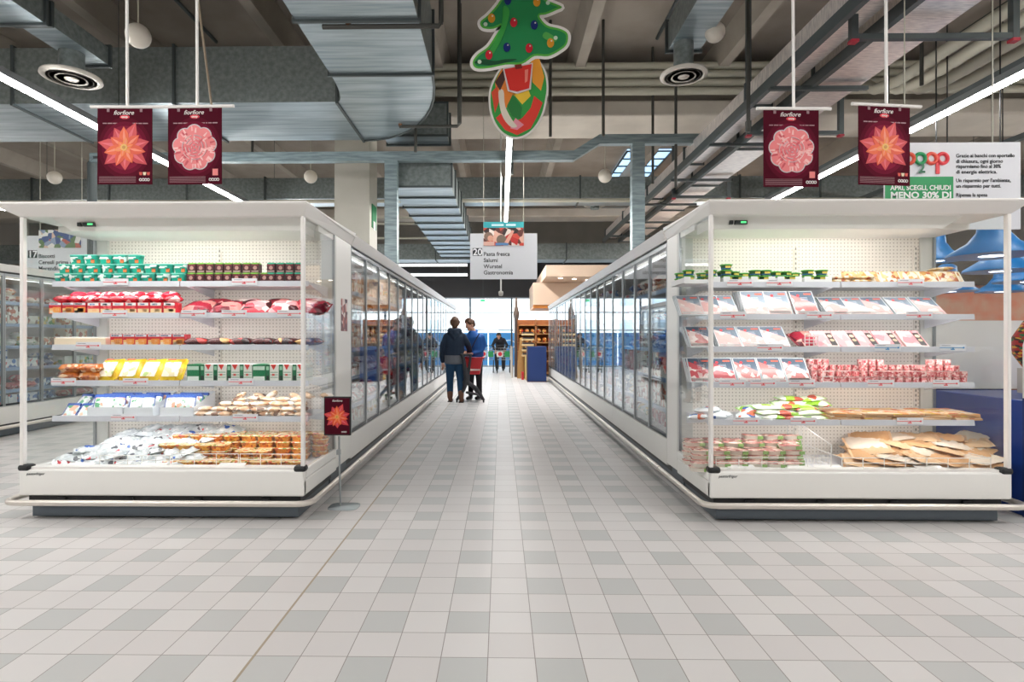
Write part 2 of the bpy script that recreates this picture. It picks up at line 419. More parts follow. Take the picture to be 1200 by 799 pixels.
duct('ventilation_duct', -21, 15.0, 5.06, 21, 15.9, 5.62, 'grey transverse duct across the middle of the hall', side=G1, along='x', step=2.1)
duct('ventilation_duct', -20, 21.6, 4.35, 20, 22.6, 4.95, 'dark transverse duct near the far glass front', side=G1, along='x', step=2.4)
duct('ventilation_duct', -7.7, -3, 5.2, -5.57, 6.82, 5.5, 'flat galvanised duct in the upper left corner', along='y', step=2.2)
duct('ventilation_duct', -5.98, 6.9, 5.23, -5.57, 7.95, 5.48, 'short narrow duct end above the left diffuser', along='y', step=1.05)
duct('ventilation_duct', 2.38, -3, 5.45, 2.83, 8.1, 5.85, 'small galvanised duct above the right diffuser', along='y', step=2.4)
# foil ducts on a rail frame at upper right
duct('foil_duct', 3.7, 5.7, 4.86, 4.05, 20, 5.15, 'shiny foil duct beside the ladder frame at upper right, narrower one', side=G3, bot=G3, step=2.4)
duct('foil_duct', 4.28, -2, 4.76, 4.85, 20, 5.15, 'shiny foil duct at upper right, wider one', side=G3, bot=G3, step=2.4)
t = thing('support_rail_frame', 'dark steel rail frame carrying the foil ducts', 'frame', (4.1, 9, 4.7))
for x in (3.62, 4.17): MB().box(x-4.1-.035, -10, 0, x-4.1+.035, 11, .14, STRUT).build('rail', parent=t)
for i in range(9): MB().box(-.5, -8+2.2*i, -.03, .8, -7.95+2.2*i, .02, STRUT).build('cross_bar', parent=t)

def hanger(x0, x1, y, z, label):
    t = thing('trapeze_hanger', label, 'hanger', ((x0+x1)/2, y, z)); w = (x1-x0)/2; h = 7.245-z
    MB().box(-w, -.03, -.03, w, .03, .03, STRUT).build('cross_bar', parent=t)
    for s in (-1, 1):
        MB().box(s*w-.035, -.035, -.03, s*w+.035, .035, h, STRUT).build('upright', parent=t)
        MB().box(s*w-.04, -.04, -.06, s*w+.04, .04, -.03, hx('#b0263a')).build('end_cap', parent=t)
hanger(AX(1000, 6.2), AX(1188, 6.2), 6.2, 4.62, 'dark trapeze hanger under the foil duct, nearest the camera')
hanger(AX(877, 9.2), AX(985, 9.2), 9.2, 4.66, 'dark trapeze hanger behind the right banners')
hanger(AX(793, 12.2)+.3, AX(880, 12.2), 13.4, 4.68, 'dark trapeze hanger above the far right case')
hanger(AX(925, 15.8), AX(1040, 15.8), 16.4, 4.5, 'thin trapeze hanger at the right, furthest away')
# galvanised conduit frame with two uprights
t = thing('steel_portal_frame', 'galvanised channel across the aisle with a step up at right and two uprights', 'frame', (0, 11, 0))
zc = AZ(500, 184, 11); z2 = AZ(760, 164, 11)
b = MB(); pts = [(AX(108, 11), zc), (AX(672, 11), zc), (AX(702, 11), z2), (AX(860, 11), z2)]
for (xa, za), (xb, zb) in zip(pts, pts[1:]): b.hexa([(xa, -.08, za-.09), (xb, -.08, zb-.09), (xb, .08, zb-.09), (xa, .08, za-.09)], [(xa, -.08, za+.09), (xb, -.08, zb+.09), (xb, .08, zb+.09), (xa, .08, za+.09)], galv('galv_channel', '#7f8e92', '#9fb0b4', .4, 3, .6, (1, 1, 8)))
b.build('channel', parent=t)
for x in (459, 747):
    xa = AX(x, 11); MB().box(xa-.12, -.1, 2.4, xa+.12, .1, (zc if x < 600 else z2)-.09, MC['galv_channel']).build('upright', parent=t)
x = AX(108, 11); MB().tube([(x, 0, 2.4), (x, 0, zc-.1), (x+.08, 0, zc), (x+.3, 0, zc)], .085, STRUT, 10).build('pipe_bend', parent=t)
MB().tube([(-20, 14.7, AZ(600, 235, 14.7)), (20, 14.7, AZ(600, 235, 14.7))], .05, PIPE, 8).build('painted_pipe', label='thin pale pipe below the middle transverse duct', cat='pipe')
for j, (y, py) in enumerate(((19, 255), (19.6, 262), (20.2, 279))):
    MB().box(-12, y-.04, AZ(500, py, y)-.03, AX(548 if j else 518, y), y+.04, AZ(500, py, y)+.03, PIPE).build('cable_tray', label='long pale tray under the far ceiling, %s of three' % ORD[j], cat='tray', group='far cable trays')
# sprinkler drop pipes
DP = mat('dark_pipe', s2l('#4a4a46'), .5, .3)
for i, (px, y, pt, pb, w) in enumerate([(517, 8, -30, 28, 0), (538, 9, -20, 145, 0), (487, 10.5, 40, 178, 0), (645, 10.5, 115, 160, 0), (707, 10.5, 118, 160, 0), (600, 11.2, 165, 205, 0), (765, 11.5, 118, 215, 0), (792, 11, 85, 220, 0), (220, 12, 150, 195, 0), (296, 12, 160, 190, 0), (1080, 9, -10, 100, 0), (1040, 9.5, 110, 235, 0), (877, 8, 20, 155, 0), (1000, 7, -20, 46, 0)]):
    x = AX(px, y)
    MB().tube([(x, y, 7.245), (x, y, AZ(px, pb, y))], .028, DP, 8).build('drop_rod', label='dark rod hanging from the ceiling, %s of the scattered rods' % nth(i), cat='rod', group='hanging rods')
b = MB(); y = 6.75; z = AZ(450, 31, y); b.tube([(AX(378, y), y, z), (AX(514, y), y, z), (AX(517, y), y, z+.05), (AX(517, y), y, 7.245)], .03, DP, 8); b.tube([(AX(408, y), y, z), (AX(408, y), y, z+.12)], [.03, .05], hx('#7a5b48', .4, 1), 8)
b.build('sprinkler_pipe', label='dark sprinkler pipe under the near duct left of the tree', cat='pipe')
b = MB(); y = 9.95; z = AZ(500, 148, y); b.tube([(AX(468, y), y, z), (AX(536, y), y, z), (AX(539, y), y, z+.05), (AX(539, y), y, 7.245)], .03, DP, 8); b.tube([(AX(469, y), y, z), (AX(469, y), y, z+.1)], [.03, .045], hx('#7a5b48', .4, 1), 8)
b.build('sprinkler_pipe', label='dark sprinkler pipe dropping just left of the tree cutout', cat='pipe')

# diffusers
def diffuser(px, py, y, rad, ztop, label):
    x = AX(px, y); z = AZ(px, py, y)
    t = thing('ceiling_diffuser', label, 'diffuser', (x, y, z))
    DW = mat('diffuser_white', s2l('#cbc6bd'), .5); q = MB()
    q.lathe([(rad*.8, -.012), (rad*.84, -.02), (rad, .0), (rad*.98, .03), (rad*.4, .09)], DW, 36); q.lathe([(rad*.8, -.012), (rad*.78, .03)], DW, 36)
    q.lathe([(rad*.62, .0), (rad*.7, -.014), (rad*.66, .04)], DW, 36); q.lathe([(rad*.36, .0), (rad*.52, -.02), (rad*.46, .05)], DW, 36); q.lathe([(0, -.02), (rad*.2, -.022), (rad*.28, .0), (rad*.2, .05)], DW, 30)
    q.build('rings', parent=t); MB().lathe([(0, .052), (rad*.8, .052)], hx('#6b6863', .8), 36).build('dark_throat', parent=t)
    MB().lathe([(rad*.42, .06), (rad*.42, ztop-z)], G1, 24).build('neck_duct', parent=t)
diffuser(84, 92, 7.6, .36, 5.23, 'round white diffuser under the duct at upper left')
diffuser(801, 89, 7.9, .32, 5.45, 'round white diffuser under the duct at upper right')
diffuser(697, 241, 16.5, .31, 5.1, 'round white diffuser under the middle duct')
# globe lamps
def globe(px, py, y, r, label):
    x = AX(px, y); z = AZ(px, py, y)
    t = thing('globe_lamp', label, 'lamp', (x, y, z), group='round globe lamps')
    MB().lathe([(0, -r)]+[(r*math.cos(a), r*math.sin(a)) for a in [R(d) for d in range(-75, 90, 15)]]+[(0, r)], mat('globe_opal', s2l('#cfc8bc'), .3), 24).build('globe', parent=t)
    MB().tube([(0, 0, r), (0, 0, 7.245-z)], .008, PIPE, 6).build('cord', parent=t)
globe(162, 42, 7.2, .15, 'off-white globe lamp at upper left, nearest')
globe(838, 38, 7.6, .13, 'off-white globe lamp beside the upper right duct')
globe(64, 208, 13, .15, 'small globe lamp left of the left banner')
globe(364, 207, 13, .15, 'small globe lamp left of the concrete column')
globe(709, 206, 14, .17, 'small globe lamp beside the steel upright right of the tree')
# light strips
for i, (lx, ly) in enumerate(((-4.5, .4), (0, 0), (4.5, .4), (-9.5, 1.5), (9.5, 1.5))):  # out-of-view boxes added above the fill lights
    MB().box(-1.65, -.3, 5.06, 1.65, .3, 5.14, mat('fill_fixture_body', s2l('#c9c9c6'), .5)).build('fill_fixture', label='flat added fixture box over an unseen fill light, %s of five' % ORD[i], cat='lamp', group='added fixture boxes over the fill lights', loc=(lx, ly, 0))
def strip(x, y0, y1, z, label):
    t = thing('strip_light', label, 'light', (x, (y0+y1)/2, z), group='fluorescent strip lights along the aisles')
    n = max(1, round((y1-y0)/3)); L = (y1-y0)/n
    MB().box(-.05, y0-(y0+y1)/2, .03, .05, y1-(y0+y1)/2, .12, mat('strip_housing', s2l('#777a7c'), .5)).build('housing', parent=t)
    for i in range(n):
        a = y0-(y0+y1)/2+i*L+.02
        MB().box(-.035, a, -.02, .035, a+L-.04, .03, LAMP).build('tube', parent=t)
    for i in range(0, n, 2):
        a = y0-(y0+y1)/2+i*L+.5
        MB().tube([(0, a, .12), (0, a, 7.245-z)], .006, STRUT, 6).build('wire', parent=t)
SZ = 4.56
strip(.14, 8.4, 21, SZ, 'bright strip light above the middle of the aisle')
strip(-6.15, -4, 21, SZ, 'bright strip light running diagonally at upper left')
strip(6.35, -4, 21, SZ, 'bright strip light running diagonally at upper right')
strip(-12.4, -4, 21, SZ, 'strip light above the far left aisle')
strip(12.6, -4, 21, SZ, 'strip light above the far right aisle')
for j, (z, y) in enumerate(((AZ(500, 311, 23.5), 23.5), (AZ(500, 322.5, 23.6), 23.6))):
    t = thing('strip_light', 'thin crosswise strip light near the far dark soffit, %s one' % ('upper', 'lower')[j], 'light', (-5, y, z))
    MB().box(-4, -.05, -.03, 3.6, .05, .06, mat('far_strip_lamp', (1, 1, 1), .5, 0, (1, 1, 1), 2.2)).build('tube', parent=t); MB().box(-4, -.05, .06, 3.6, .05, .12, STRUT).build('housing', parent=t)
    for s in (-3.5, 3.2): MB().tube([(s, 0, .1), (s, 0, 7.245-z)], .01, STRUT, 6).build('wire', parent=t)
# long dark track above the right strip
MB().box(6.9, -3, 4.95, 7.02, 20, 5.07, STRUT).build('cable_track', label='dark steel track above the right strip light', cat='track')
MB().box(9.4, -3, 4.95, 9.5, 20, 5.05, STRUT).build('cable_track', label='dark steel track beyond the right strip light', cat='track')
# round duct end at the right edge
MB().tube([(9.6, 4, 5.3), (9.6, 8.6, 5.3)], .42, G1, 28).build('round_duct', label='round grey duct at the right edge behind the strip light', cat='duct')
# roof windows
SKYE = mat('rooflight_daylight', (.6, .8, 1), .4, 0, (.45, .72, 1), 1.1)
for nm, px, py, y in (('left', 315, 203, 17), ('right', 730, 190, 17)):
    pass
for i, (x, y, w) in enumerate(((-7.45, 18.4, .5), (3.95, 18.6, 1.4))):
    b = MB(); b.box(x, y-.9, 7.2, x+w, y+2.2, 7.24, SKYE)
    s = struct(b, 'window_%d' % (20+i))
    q = MB()
    for k in range(4): q.box(x+k*w/3-.025, y-.9, 7.16, x+k*w/3+.025, y+2.2, 7.2, STRUT)
    for k in range(5): q.box(x, y-.9+k*.77, 7.16, x+w, y-.86+k*.77, 7.2, STRUT)
    q.build('glazing_bars', parent=s)
# concrete column
y = 12.2; x0 = AX(392, y); x1 = AX(433, y)
struct(MB().box(x0, y, 0, x1, y+.75, 6.2, galv('column_concrete', '#c9c5ba', '#d1cdc3', .8, 1, 0)), 'trim_40')
b = MB(); b.box(x1, y+.2, AZ(440, 268, y+.4), x1+.02, y+.6, AZ(440, 241, y+.4), hx('#12864f')); t = b.build('exit_sign', label='green emergency sign on the side of the concrete column', cat='sign')
MB().box(x1+.02, y+.3, 3.75, x1+.024, y+.5, 3.95, WHITE).build('pictogram', parent=t)
# beige boxed soffit at the far end
BEI = mat('beige_plaster', s2l('#dcc3ac'), .7)
y = 20.5; b = MB(); b.box(AX(625, y), y, AZ(650, 357, y), 10, y+3, AZ(650, 331, y), BEI); b.box(AX(625, y)+.3, y-2, AZ(650, 330, y)-.02, 10, y+3, AZ(650, 318, y-.2), BEI)
b.box(AX(625, y), y+.1, AZ(650, 361, y), 7, y+2.5, AZ(650, 357, y), hx('#d98a35')); struct(b, 'trim_41')
for i in range(4):
    x = 2.0+.5*i; MB().lathe([(0, 0), (.07, 0), (.07, .02)], mat('spot_glow', (1, 1, 1), .5, 0, (1, .9, .75), 5), 14, (x, 19.0+.3*i, AZ(650, 330, y)-.042)).build('recessed_spot', label='recessed spotlight under the beige soffit, %s of four' % ORD[i], cat='lamp', group='spots in the beige soffit')
# ================================================================ REFRIGERATED CASES
ZG0, ZG1 = .385, 2.262      # glass bottom / top
def canopy(mb, x0, y0, x1, y1, fl, fr, ff, fb=0):
    mb.hexa([(x0, y0, ZG1), (x1, y0, ZG1), (x1, y1, ZG1), (x0, y1, ZG1)], [(x0-fl, y0-ff, 2.335), (x1+fr, y0-ff, 2.335), (x1+fr, y1+fb, 2.375), (x0-fl, y1+fb, 2.375)], WHITE)
    mb.box(x0-fl, y0-ff, 2.335, x1+fr, y1+fb, 2.355, WHITE)
def end_case(side, x0, x1, yf, yb, shelf_y, shelves, label, xs):
    """x0..x1 wide, glass front at yf, perforated back at yb; aisle is on +x for the left one"""
    aisle = x1 if side == 'left' else x0; sg = 1 if side == 'left' else -1; outer = x0 if side == 'left' else x1
    t = thing('refrigerated_end_case', label, 'refrigerator case', ((x0+x1)/2, yf, 0))
    P = []
    def part(mb, name, par=t, **k): o = mb.build(name, parent=par, **k); P.append(o); return o
    body = MB()
    body.box(x0, yf, .18, x1, yb+.03, .30, WHITE2); body.box(x0, yf-.005, .18, x1, yf+.05, .375, WHITE2)
    body.box(x0, yf+.05, .3, x0+.05, yb+.03, .375, WHITE2); body.box(x1-.05, yf+.05, .3, x1, yb+.03, .375, WHITE2)
    part(body, 'lower_body', bevel=.012)
    b = MB(); b.box(x0+.05, yf+.05, .3, x1-.05, yb, .35, SHELFW); b.box(x0+.03, yf+.012, .375, x1-.03, yf+.1, .392, WHITE); part(b, 'deck')
    part(MB().box(x0+.04, yf+.04, .12, x1-.04, yb, .18, BLACK), 'vent_gap')
    b = MB(); b.box(x0+.06, yf+.05, .012, x1-.06, yb, .12, KICK); b.box(x0+.03, yf+.03, .095, x1-.03, yf+.05, .12, KICK); part(b, 'kick_plate')
    for s in range(4): part(MB().box(x0+.3+s*(x1-x0-.6)/3-.03, yf+.02, .115, x0+.3+s*(x1-x0-.6)/3+.03, yf+.035, .16, BLACK), 'bracket')
    xa = aisle+sg*.07; xo = outer-sg*.07; r = .1
    pts = [(xo, yb-.02, .148), (xo, yf+.02, .148)]+[(xo+sg*(r-r*math.cos(a)), yf-.08+r-r*math.sin(a), .148) for a in (R(30), R(60), R(90))] + \
          [(xa-sg*(r-r*math.cos(a)), yf-.08+r-r*math.sin(a), .148) for a in (R(90), R(60), R(30), 0)]+[(xa, 5.48 if side == 'left' else 5.24, .148)]
    b = MB(); b.tube(pts, .022, STEEL, 12); part(b, 'bumper_rail')
    # frame
    for x in (x0, x1):
        sx = 1 if x == x0 else -1
        part(MB().box(x, yf, .385, x+sx*.027, yf+.04, ZG1, WHITE), 'corner_post', bevel=.006)
        part(MB().box(x+sx*-.012, yf-.012, .36, x+sx*.08, yf+.07, .41, BLACK), 'corner_guard', bevel=.02)
        part(MB().box(x+sx*.005, yf+.045, ZG0, x+sx*.012, yb, ZG1, GLASS), 'side_glass')
        part(MB().box(x, yb-.02, ZG0, x+sx*.12, yb+.02, ZG1, mat('end_post_grey', s2l('#cfcfca'), .35)), 'rear_post')
        part(MB().box(x, yb-.035, ZG0, x+sx*.02, yb-.02, ZG1, ALU), 'glass_edge')
    part(MB().box(x0+.035, yf+.012, .392, x1-.035, yf+.018, ZG1, GLASS), 'front_glass')
    # back
    bx0 = x0+.1 if side == 'left' else x0+.02; bx1 = x1-.02 if side == 'left' else xs[1]
    part(MB().box(bx0, yb, .35, bx1, yb+.02, ZG1, PERF), 'back_panel')
    for x in xs[2]: 
        b = MB(); b.box(x-.014, yb-.012, .5, x+.014, yb, 2.12, CREAM)
        for k in range(38): b.box(x-.005, yb-.014, .56+k*.042, x+.005, yb-.0115, .58+k*.042, hx('#8d8880'))
        part(b, 'slotted_upright')
    # head lamp box
    b = MB(); b.hexa([(x0+.32, yf+.1, 2.175), (x1-.05 if side == 'left' else x1-.35, yf+.1, 2.175), (x1-.05 if side == 'left' else x1-.35, yf+.36, 2.175), (x0+.32, yf+.36, 2.175)],
                     [(x0+.2, yf+.06, ZG1), (x1-.03, yf+.06, ZG1), (x1-.03, yf+.36, ZG1), (x0+.2, yf+.36, ZG1)], WHITE)
    if side == 'right':
        b = MB(); b.hexa([(x0+.03, yf+.1, 2.175), (x1-.42, yf+.1, 2.175), (x1-.42, yf+.36, 2.175), (x0+.03, yf+.36, 2.175)],
                     [(x0+.03, yf+.06, ZG1), (x1-.3, yf+.06, ZG1), (x1-.3, yf+.36, ZG1), (x0+.03, yf+.36, ZG1)], WHITE)
    part(b, 'lamp_housing')
    xd = x0+.42 if side == 'left' else x0+.2
    b = MB(); b.box(xd-.03, yf+.06, 2.204, xd-.005, yf+.09, 2.232, BLACK); b.box(xd+.01, yf+.06, 2.204, xd+.1, yf+.09, 2.232, BLACK); b.box(xd+.05, yf+.058, 2.212, xd+.09, yf+.06, 2.225, mat('display_green', (.1, .6, .2), .5, 0, (.1, .9, .3), .8)); part(b, 'temperature_display')
    part(MB().box(x0+.3, yf+.365, 2.187, x1-.45, yf+.385, 2.214, CASEEMIT), 'lamp_tube')
    part(MB().box(x0+.01, yf+.36, 2.217, x1-.01, yb, ZG1, WHITE), 'inner_ceiling')
    b = MB()
    if side == 'left': canopy(b, x0, yf, x1, 5.49, .14, .05, .09)
    else: canopy(b, x0, yf, x1, 5.25, .04, .07, .09)
    part(b, 'canopy', bevel=.008)
    # aisle-side wide post
    ye = 5.49 if side == 'left' else 5.25
    b = MB(); b.box(aisle, yb+.02, .2, aisle-sg*.3, ye, ZG1, WHITE2); part(b, 'aisle_post', bevel=.008)
    b = MB(); b.box(aisle-sg*.05, yb, .012, aisle-sg*.3, ye, .2, KICK); part(b, 'side_kick_plate')
    b = MB(); b.box(outer, yb+.03, .0, outer+sg*.1, ye, ZG1, WHITE2); part(b, 'outer_post')
    # shelves
    for i, z in enumerate(shelves):
        b = MB(); b.box(xs[0], shelf_y, z-.02, xs[3], yb, z, SHELFW)
        for x in (xs[0]+.006, (xs[0]+xs[3])/2, xs[3]-.006):
            b.prism([(x, 0), (x+.001, 0)], 0, .001, SHELFW) if False else b.hexa([(x-.003, shelf_y+.1, z-.03), (x+.003, shelf_y+.1, z-.03), (x+.003, yb, z-.1), (x-.003, yb, z-.1)], [(x-.003, shelf_y+.1, z-.019), (x+.003, shelf_y+.1, z-.019), (x+.003, yb, z-.019), (x-.003, yb, z-.019)], SHELFW)
        sh = part(b, 'shelf')
        xm = (xs[0]+xs[3])/2
        for a, c in ((xs[0], xm-.006), (xm+.006, xs[3])):
            q = MB(); q.hexa([(a, shelf_y-.018, z-.035), (c, shelf_y-.018, z-.035), (c, shelf_y, z-.03), (a, shelf_y, z-.03)], [(a, shelf_y-.012, z+.008), (c, shelf_y-.012, z+.008), (c, shelf_y, z+.008), (a, shelf_y, z+.008)], mat('price_rail_grey', s2l('#cdced6'), .3))
            q.build('price_rail', parent=sh).location = (0, 0, 0)
    for o in P:
        if o.parent == t: o.location = tuple(-Vector(t.location))
    # maker's script on the fascia
    text('pastorfrigor', .028, hx('#55585c'), t, (x0+.06-t.location.x, -.007, .335), bold=0, shear=.3, name='maker_script')
    # lamp of the case
    area('case_lamp_light', ((x0+x1)/2-.1, yf+.1, 2.155), (R(22), 0, 0), (x1-x0)*.8, .06, CASEW)
    for z in shelves: area('shelf_lamp_light', ((xs[0]+xs[3])/2, shelf_y+.03, z-.04), (R(38), 0, 0), (xs[3]-xs[0])*.95, .03, SHELFL)
    return t
CASEW = 3.6; SHELFL = 2.6
LX0, LX1, LYF, LYB, LSY = -3.60, -1.46, 4.17, 4.97, 4.45
RX0, RX1, RYF, RYB, RSY = 1.535, 3.72, 4.17, 4.92, 4.41
LS = [1.80, 1.55, 1.297, 1.012, .73]; RS = [1.783, 1.533, 1.283, 1.008, .718]
end_case('left', LX0, LX1, LYF, LYB, LSY, LS, 'white glass-fronted refrigerated end case at left, stocked with tubs, bags and orange trays', (-3.565, 0, [AX(125, 5), AX(260, 5)], -1.52))
end_case('right', RX0, RX1, RYF, RYB, RSY, RS, 'white glass-fronted refrigerated end case at right, stocked with sliced meat packs', (1.60, AX(1095, 4.9), [AX(933, 4.9), AX(1074, 4.9)], 3.64))

def door_unit(xf, d, y0, y1, depth, label, nd=4, shelves=True, name='refrigerated_door_case', flare=.05):
    """xf: plane of the doors, d=+1 the doors face +x"""
    t = thing(name, label, 'refrigerator case', (xf, (y0+y1)/2, 0)); cy = (y0+y1)/2; h = (y1-y0)/2
    X = lambda a: -d*a        # a metres behind the doors
    p = lambda mb, n, par=t, **k: mb.build(n, parent=par, **k)
    p(MB().box(X(0), -h, .18, X(depth), h, .42, WHITE2), 'lower_body', bevel=.006)
    p(MB().box(X(.05), -h, .12, X(depth), h, .18, BLACK), 'vent_gap'); p(MB().box(X(.06), -h, .01, X(depth), h, .12, KICK), 'kick_plate')
    p(MB().tube([(X(-.07), -h, .148), (X(-.07), h, .148)], .024, STEEL, 8), 'bumper_rail')
    q = MB(); q.hexa(*[[(X(0), -h, ZG1), (X(depth), -h, ZG1), (X(depth), h, ZG1), (X(0), h, ZG1)], [(X(-flare), -h, 2.355), (X(depth), -h, 2.355), (X(depth), h, 2.355), (X(-flare), h, 2.355)]], WHITE) if d < 0 else q.hexa([(X(depth), -h, ZG1), (X(0), -h, ZG1), (X(0), h, ZG1), (X(depth), h, ZG1)], [(X(depth), -h, 2.355), (X(-flare), -h, 2.355), (X(-flare), h, 2.355), (X(depth), h, 2.355)], WHITE)
    p(q, 'canopy'); p(MB().box(X(.02), -h, 2.225, X(.05), h, ZG1, BLACK), 'head_gap')
    p(MB().box(X(depth-.03), -h, .42, X(depth), h, ZG1, mat('case_liner_grey', s2l('#c9ccd0'), .5)), 'back_panel'); p(MB().box(X(.06), -h, 2.2, X(depth), h, ZG1, CREAM), 'inner_ceiling')
    p(MB().box(X(.09), -h+.05, 2.18, X(.11), h-.05, 2.1757, mat('aisle_case_tube', (1, 1, 1), .5, 0, (1, 1, 1), 3)), 'lamp_tube')
    for i in range(5):
        z = .62+.31*i; sh = MB().box(X(.17), -h+.01, z-.02, X(depth-.03), h-.01, z, SHELFW).build('shelf', parent=t)
        MB().box(X(.155), -h+.01, z-.035, X(.17), h-.01, z+.01, mat('blue_price_rail', s2l('#8ea6c9'), .4)).build('price_rail', parent=sh)
    for i in range(nd):
        a = -h+2*h*i/nd+.004; c = -h+2*h*(i+1)/nd-.004
        q = MB(); f = .018
        q.box(X(0), a, .43, X(.03), a+f, 2.235, ALU); q.box(X(0), c-f, .43, X(.03), c, 2.235, ALU); q.box(X(0), a+f, .43, X(.03), c-f, .455, DARKALU); q.box(X(0), a+f, 2.20, X(.03), c-f, 2.235, ALU)
        dr = q.build('door', parent=t)
        MB().box(X(.008), a+f, .455, X(.022), c-f, 2.20, DOORG).build('door_glass', parent=dr)
    return t
U = 2.56
EN = ['nearest the camera', 'second from the camera', 'third from the camera', 'fourth from the camera', 'furthest from the camera']
for i in range(5):
    door_unit(LX1, 1, 5.49+i*U, 5.49+(i+1)*U, 1.1, 'white refrigerated case with glass doors on the left of the aisle, '+EN[i])
    door_unit(RX0, -1, 5.25+i*U, 5.25+(i+1)*U, 1.13, 'white refrigerated case with glass doors on the right of the aisle, '+EN[i])
    if i < 3: door_unit(-6.75, 1, 6.3+i*U, 6.3+(i+1)*U, 1.0, 'white refrigerated case in the far left aisle, '+EN[i])
    # backs of the islands
for nm, xa, xb, y0 in (('left', LX0, LX1-1.1, 5.49), ('right', RX0+1.13, RX1, 5.25)):
    q = thing('refrigerated_back_case', 'closed rear half of the %s refrigerated island, facing the next aisle' % nm, 'refrigerator case', (xa, y0, 0))
    MB().box(0, 0, 0, xb-xa, 5*U, ZG1, WHITE2).build('body', parent=q); MB().box(-.04 if nm == 'left' else 0, 0, ZG1, xb-xa+(.04 if nm == 'right' else 0), 5*U, 2.355, WHITE).build('canopy', parent=q)
for nm, xa, xb, y0 in (('left', LX0, LX1, 5.49+5*U), ('right', RX0, RX1, 5.25+5*U)):
    MB().box(xa, y0, 0, xb, y0+.06, 2.355, WHITE2).build('end_panel', label='white end panel closing the far end of the %s island' % nm, cat='panel')

# ================================================================ PRODUCTS
def two(a, b): return a
def pillow(w, d, h, m, seam, nx=10, ny=8, name='bag', crimp=True, lump=.0, pw=3):
    """filled pouch lying flat, sealed along its short ends"""
    mb = MB(); vs = []; rnd = random.Random(len(name)*7+int(w*1000))
    for s in (1, -1):
        for i in range(nx+1):
            for j in range(ny+1):
                x = -1+2*i/nx; y = -1+2*j/ny
                k = (1-abs(x)**pw)**.55*(1-abs(y)**(pw+1))**.5 if abs(x) < 1 and abs(y) < 1 else 0
                wx = 1-.07*abs(y)**3; z = h/2+s*h/2*k*(1+lump*rnd.uniform(-1, 1)*(k > 0))
                vs.append((x*w/2*.9*wx, y*d/2*(1-.06*(1-abs(x))), z))
    n = (nx+1)*(ny+1); fs = []
    for i in range(nx):
        for j in range(ny):
            a = i*(ny+1)+j; fs.append((a, a+ny+1, a+ny+2, a+1)); fs.append((n+a, n+a+1, n+a+ny+2, n+a+ny+1))
    mb.add(vs, fs, m, True)
    if crimp:
        for s in (-1, 1): mb.box(s*w/2*.88, -d*.44, h*.5-.001, s*w/2, d*.44, h*.5+.001, seam)
    return mb
def tubmb(w, d, h, m, taper=.85, sup=5, rim=None):
    mb = MB(); mb.lathe([(taper*.48, 0), (taper*.5, .003), (.49, h*.93), (.5, h*.95), (.5, h)], m, 20, sup=sup, sx=w, sy=d); return mb
# 1 teal dessert tub
TEAL = printed('teal_print', '#12a88f', ['#12a88f', '#e9f6f2', '#0b8c79'], 26, .3, .3)
b = tubmb(.112, .075, .068, TEAL, .88, 4); b.box(.012, -.0375, .008, .04, -.0325, .034, hx('#d9753a')); b.box(.014, -.0379, .03, .038, -.036, .038, hx('#6b2c1c')); b.box(-.045, -.0383, .04, 0, -.0345, .047, WHITE); b.box(-.04, -.0383, .05, .02, -.0345, .056, hx('#e8fbf5'))
TUB = b.build('dessert_tub', link=False); LID = MB().lathe([(.5, .068), (.52, .069), (.52, .074), (.5, .075)], hx('#7fd8c6'), 20, sup=4, sx=.112, sy=.075).build('lid', link=False); TUB = proto(TUB, [LID])
# 2 jar twin pack in a sleeve
SL = hx('#4b1d26', .35)
b = MB(); b.box(-.032, -.03, 0, .032, .03, .07, SL)
pts = [(.016*math.cos(i*math.pi/4), .038+.016*math.sin(i*math.pi/4)) for i in range(8)]
b.prism(pts, -.0315, -.03, hx('#b58a80')); b.box(-.028, -.0312, .008, .028, -.03, .013, hx('#e3c9c0')); b.box(-.028, -.031, .056, .028, -.03, .062, hx('#8d3040'))
JAR = b.build('jar_pack', link=False, bevel=.004); JL = MB().lathe([(.028, .066), (.0325, .067), (.0325, .077), (.028, .079)], hx('#7dc242', .3), 16, sup=7).build('lid', link=False); JL2 = MB().lathe([(.028, .066), (.0325, .067), (.0325, .077), (.028, .079)], hx('#2fb58d', .3), 16, sup=7).build('lid', link=False)
JAR1 = proto(JAR, [JL]); JARB = JAR.copy(); JAR2 = proto(JARB, [JL2])
# 3 red carton
def carton(w, d, h, base, cols, patches, name='carton', bev=.003):
    b = MB(); b.box(-w/2, -d/2, 0, w/2, d/2, h, printed(name+base, base, cols, 40, .35, .25))
    for (x0, z0, x1, z1, c) in patches: b.box(x0*w, -d/2-.0012, z0*h, x1*w, -d/2, z1*h, hx(c))
    return b.build(name, link=False, bevel=0)
RED = proto(carton(.098, .09, .09, '#d01f34', ['#d01f34', '#e8485a'], [(-.46, .78, .46, .97, '#e9e6ee'), (-.4, .82, .2, .93, '#31406f'), (-.46, .05, .3, .5, '#f3c27c'), (-.2, .15, .46, .6, '#ee9440'), (-.42, .08, -.1, .3, '#e8dcd0'), (.05, .3, .3, .5, '#f7e0b0')], 'dessert_carton'))
REDW = proto(carton(.098, .09, .09, '#d92a3c', ['#d92a3c', '#f06a72'], [(-.46, .72, .4, .97, '#f3efec'), (-.3, .76, .1, .9, '#6c93c4'), (-.46, .1, .46, .45, '#f6d5a2'), (-.1, .2, .3, .42, '#ea8d4a')], 'red_white_carton'))
BAGR = proto(pillow(.13, .1, .055, printed('red_bag', '#dd2a40', ['#f4d9d6', '#dd2a40', '#f6ecea', '#b5162c'], 22, .25, .6), hx('#c91b30'), name='snack_bag').build('dessert_bag', link=False))
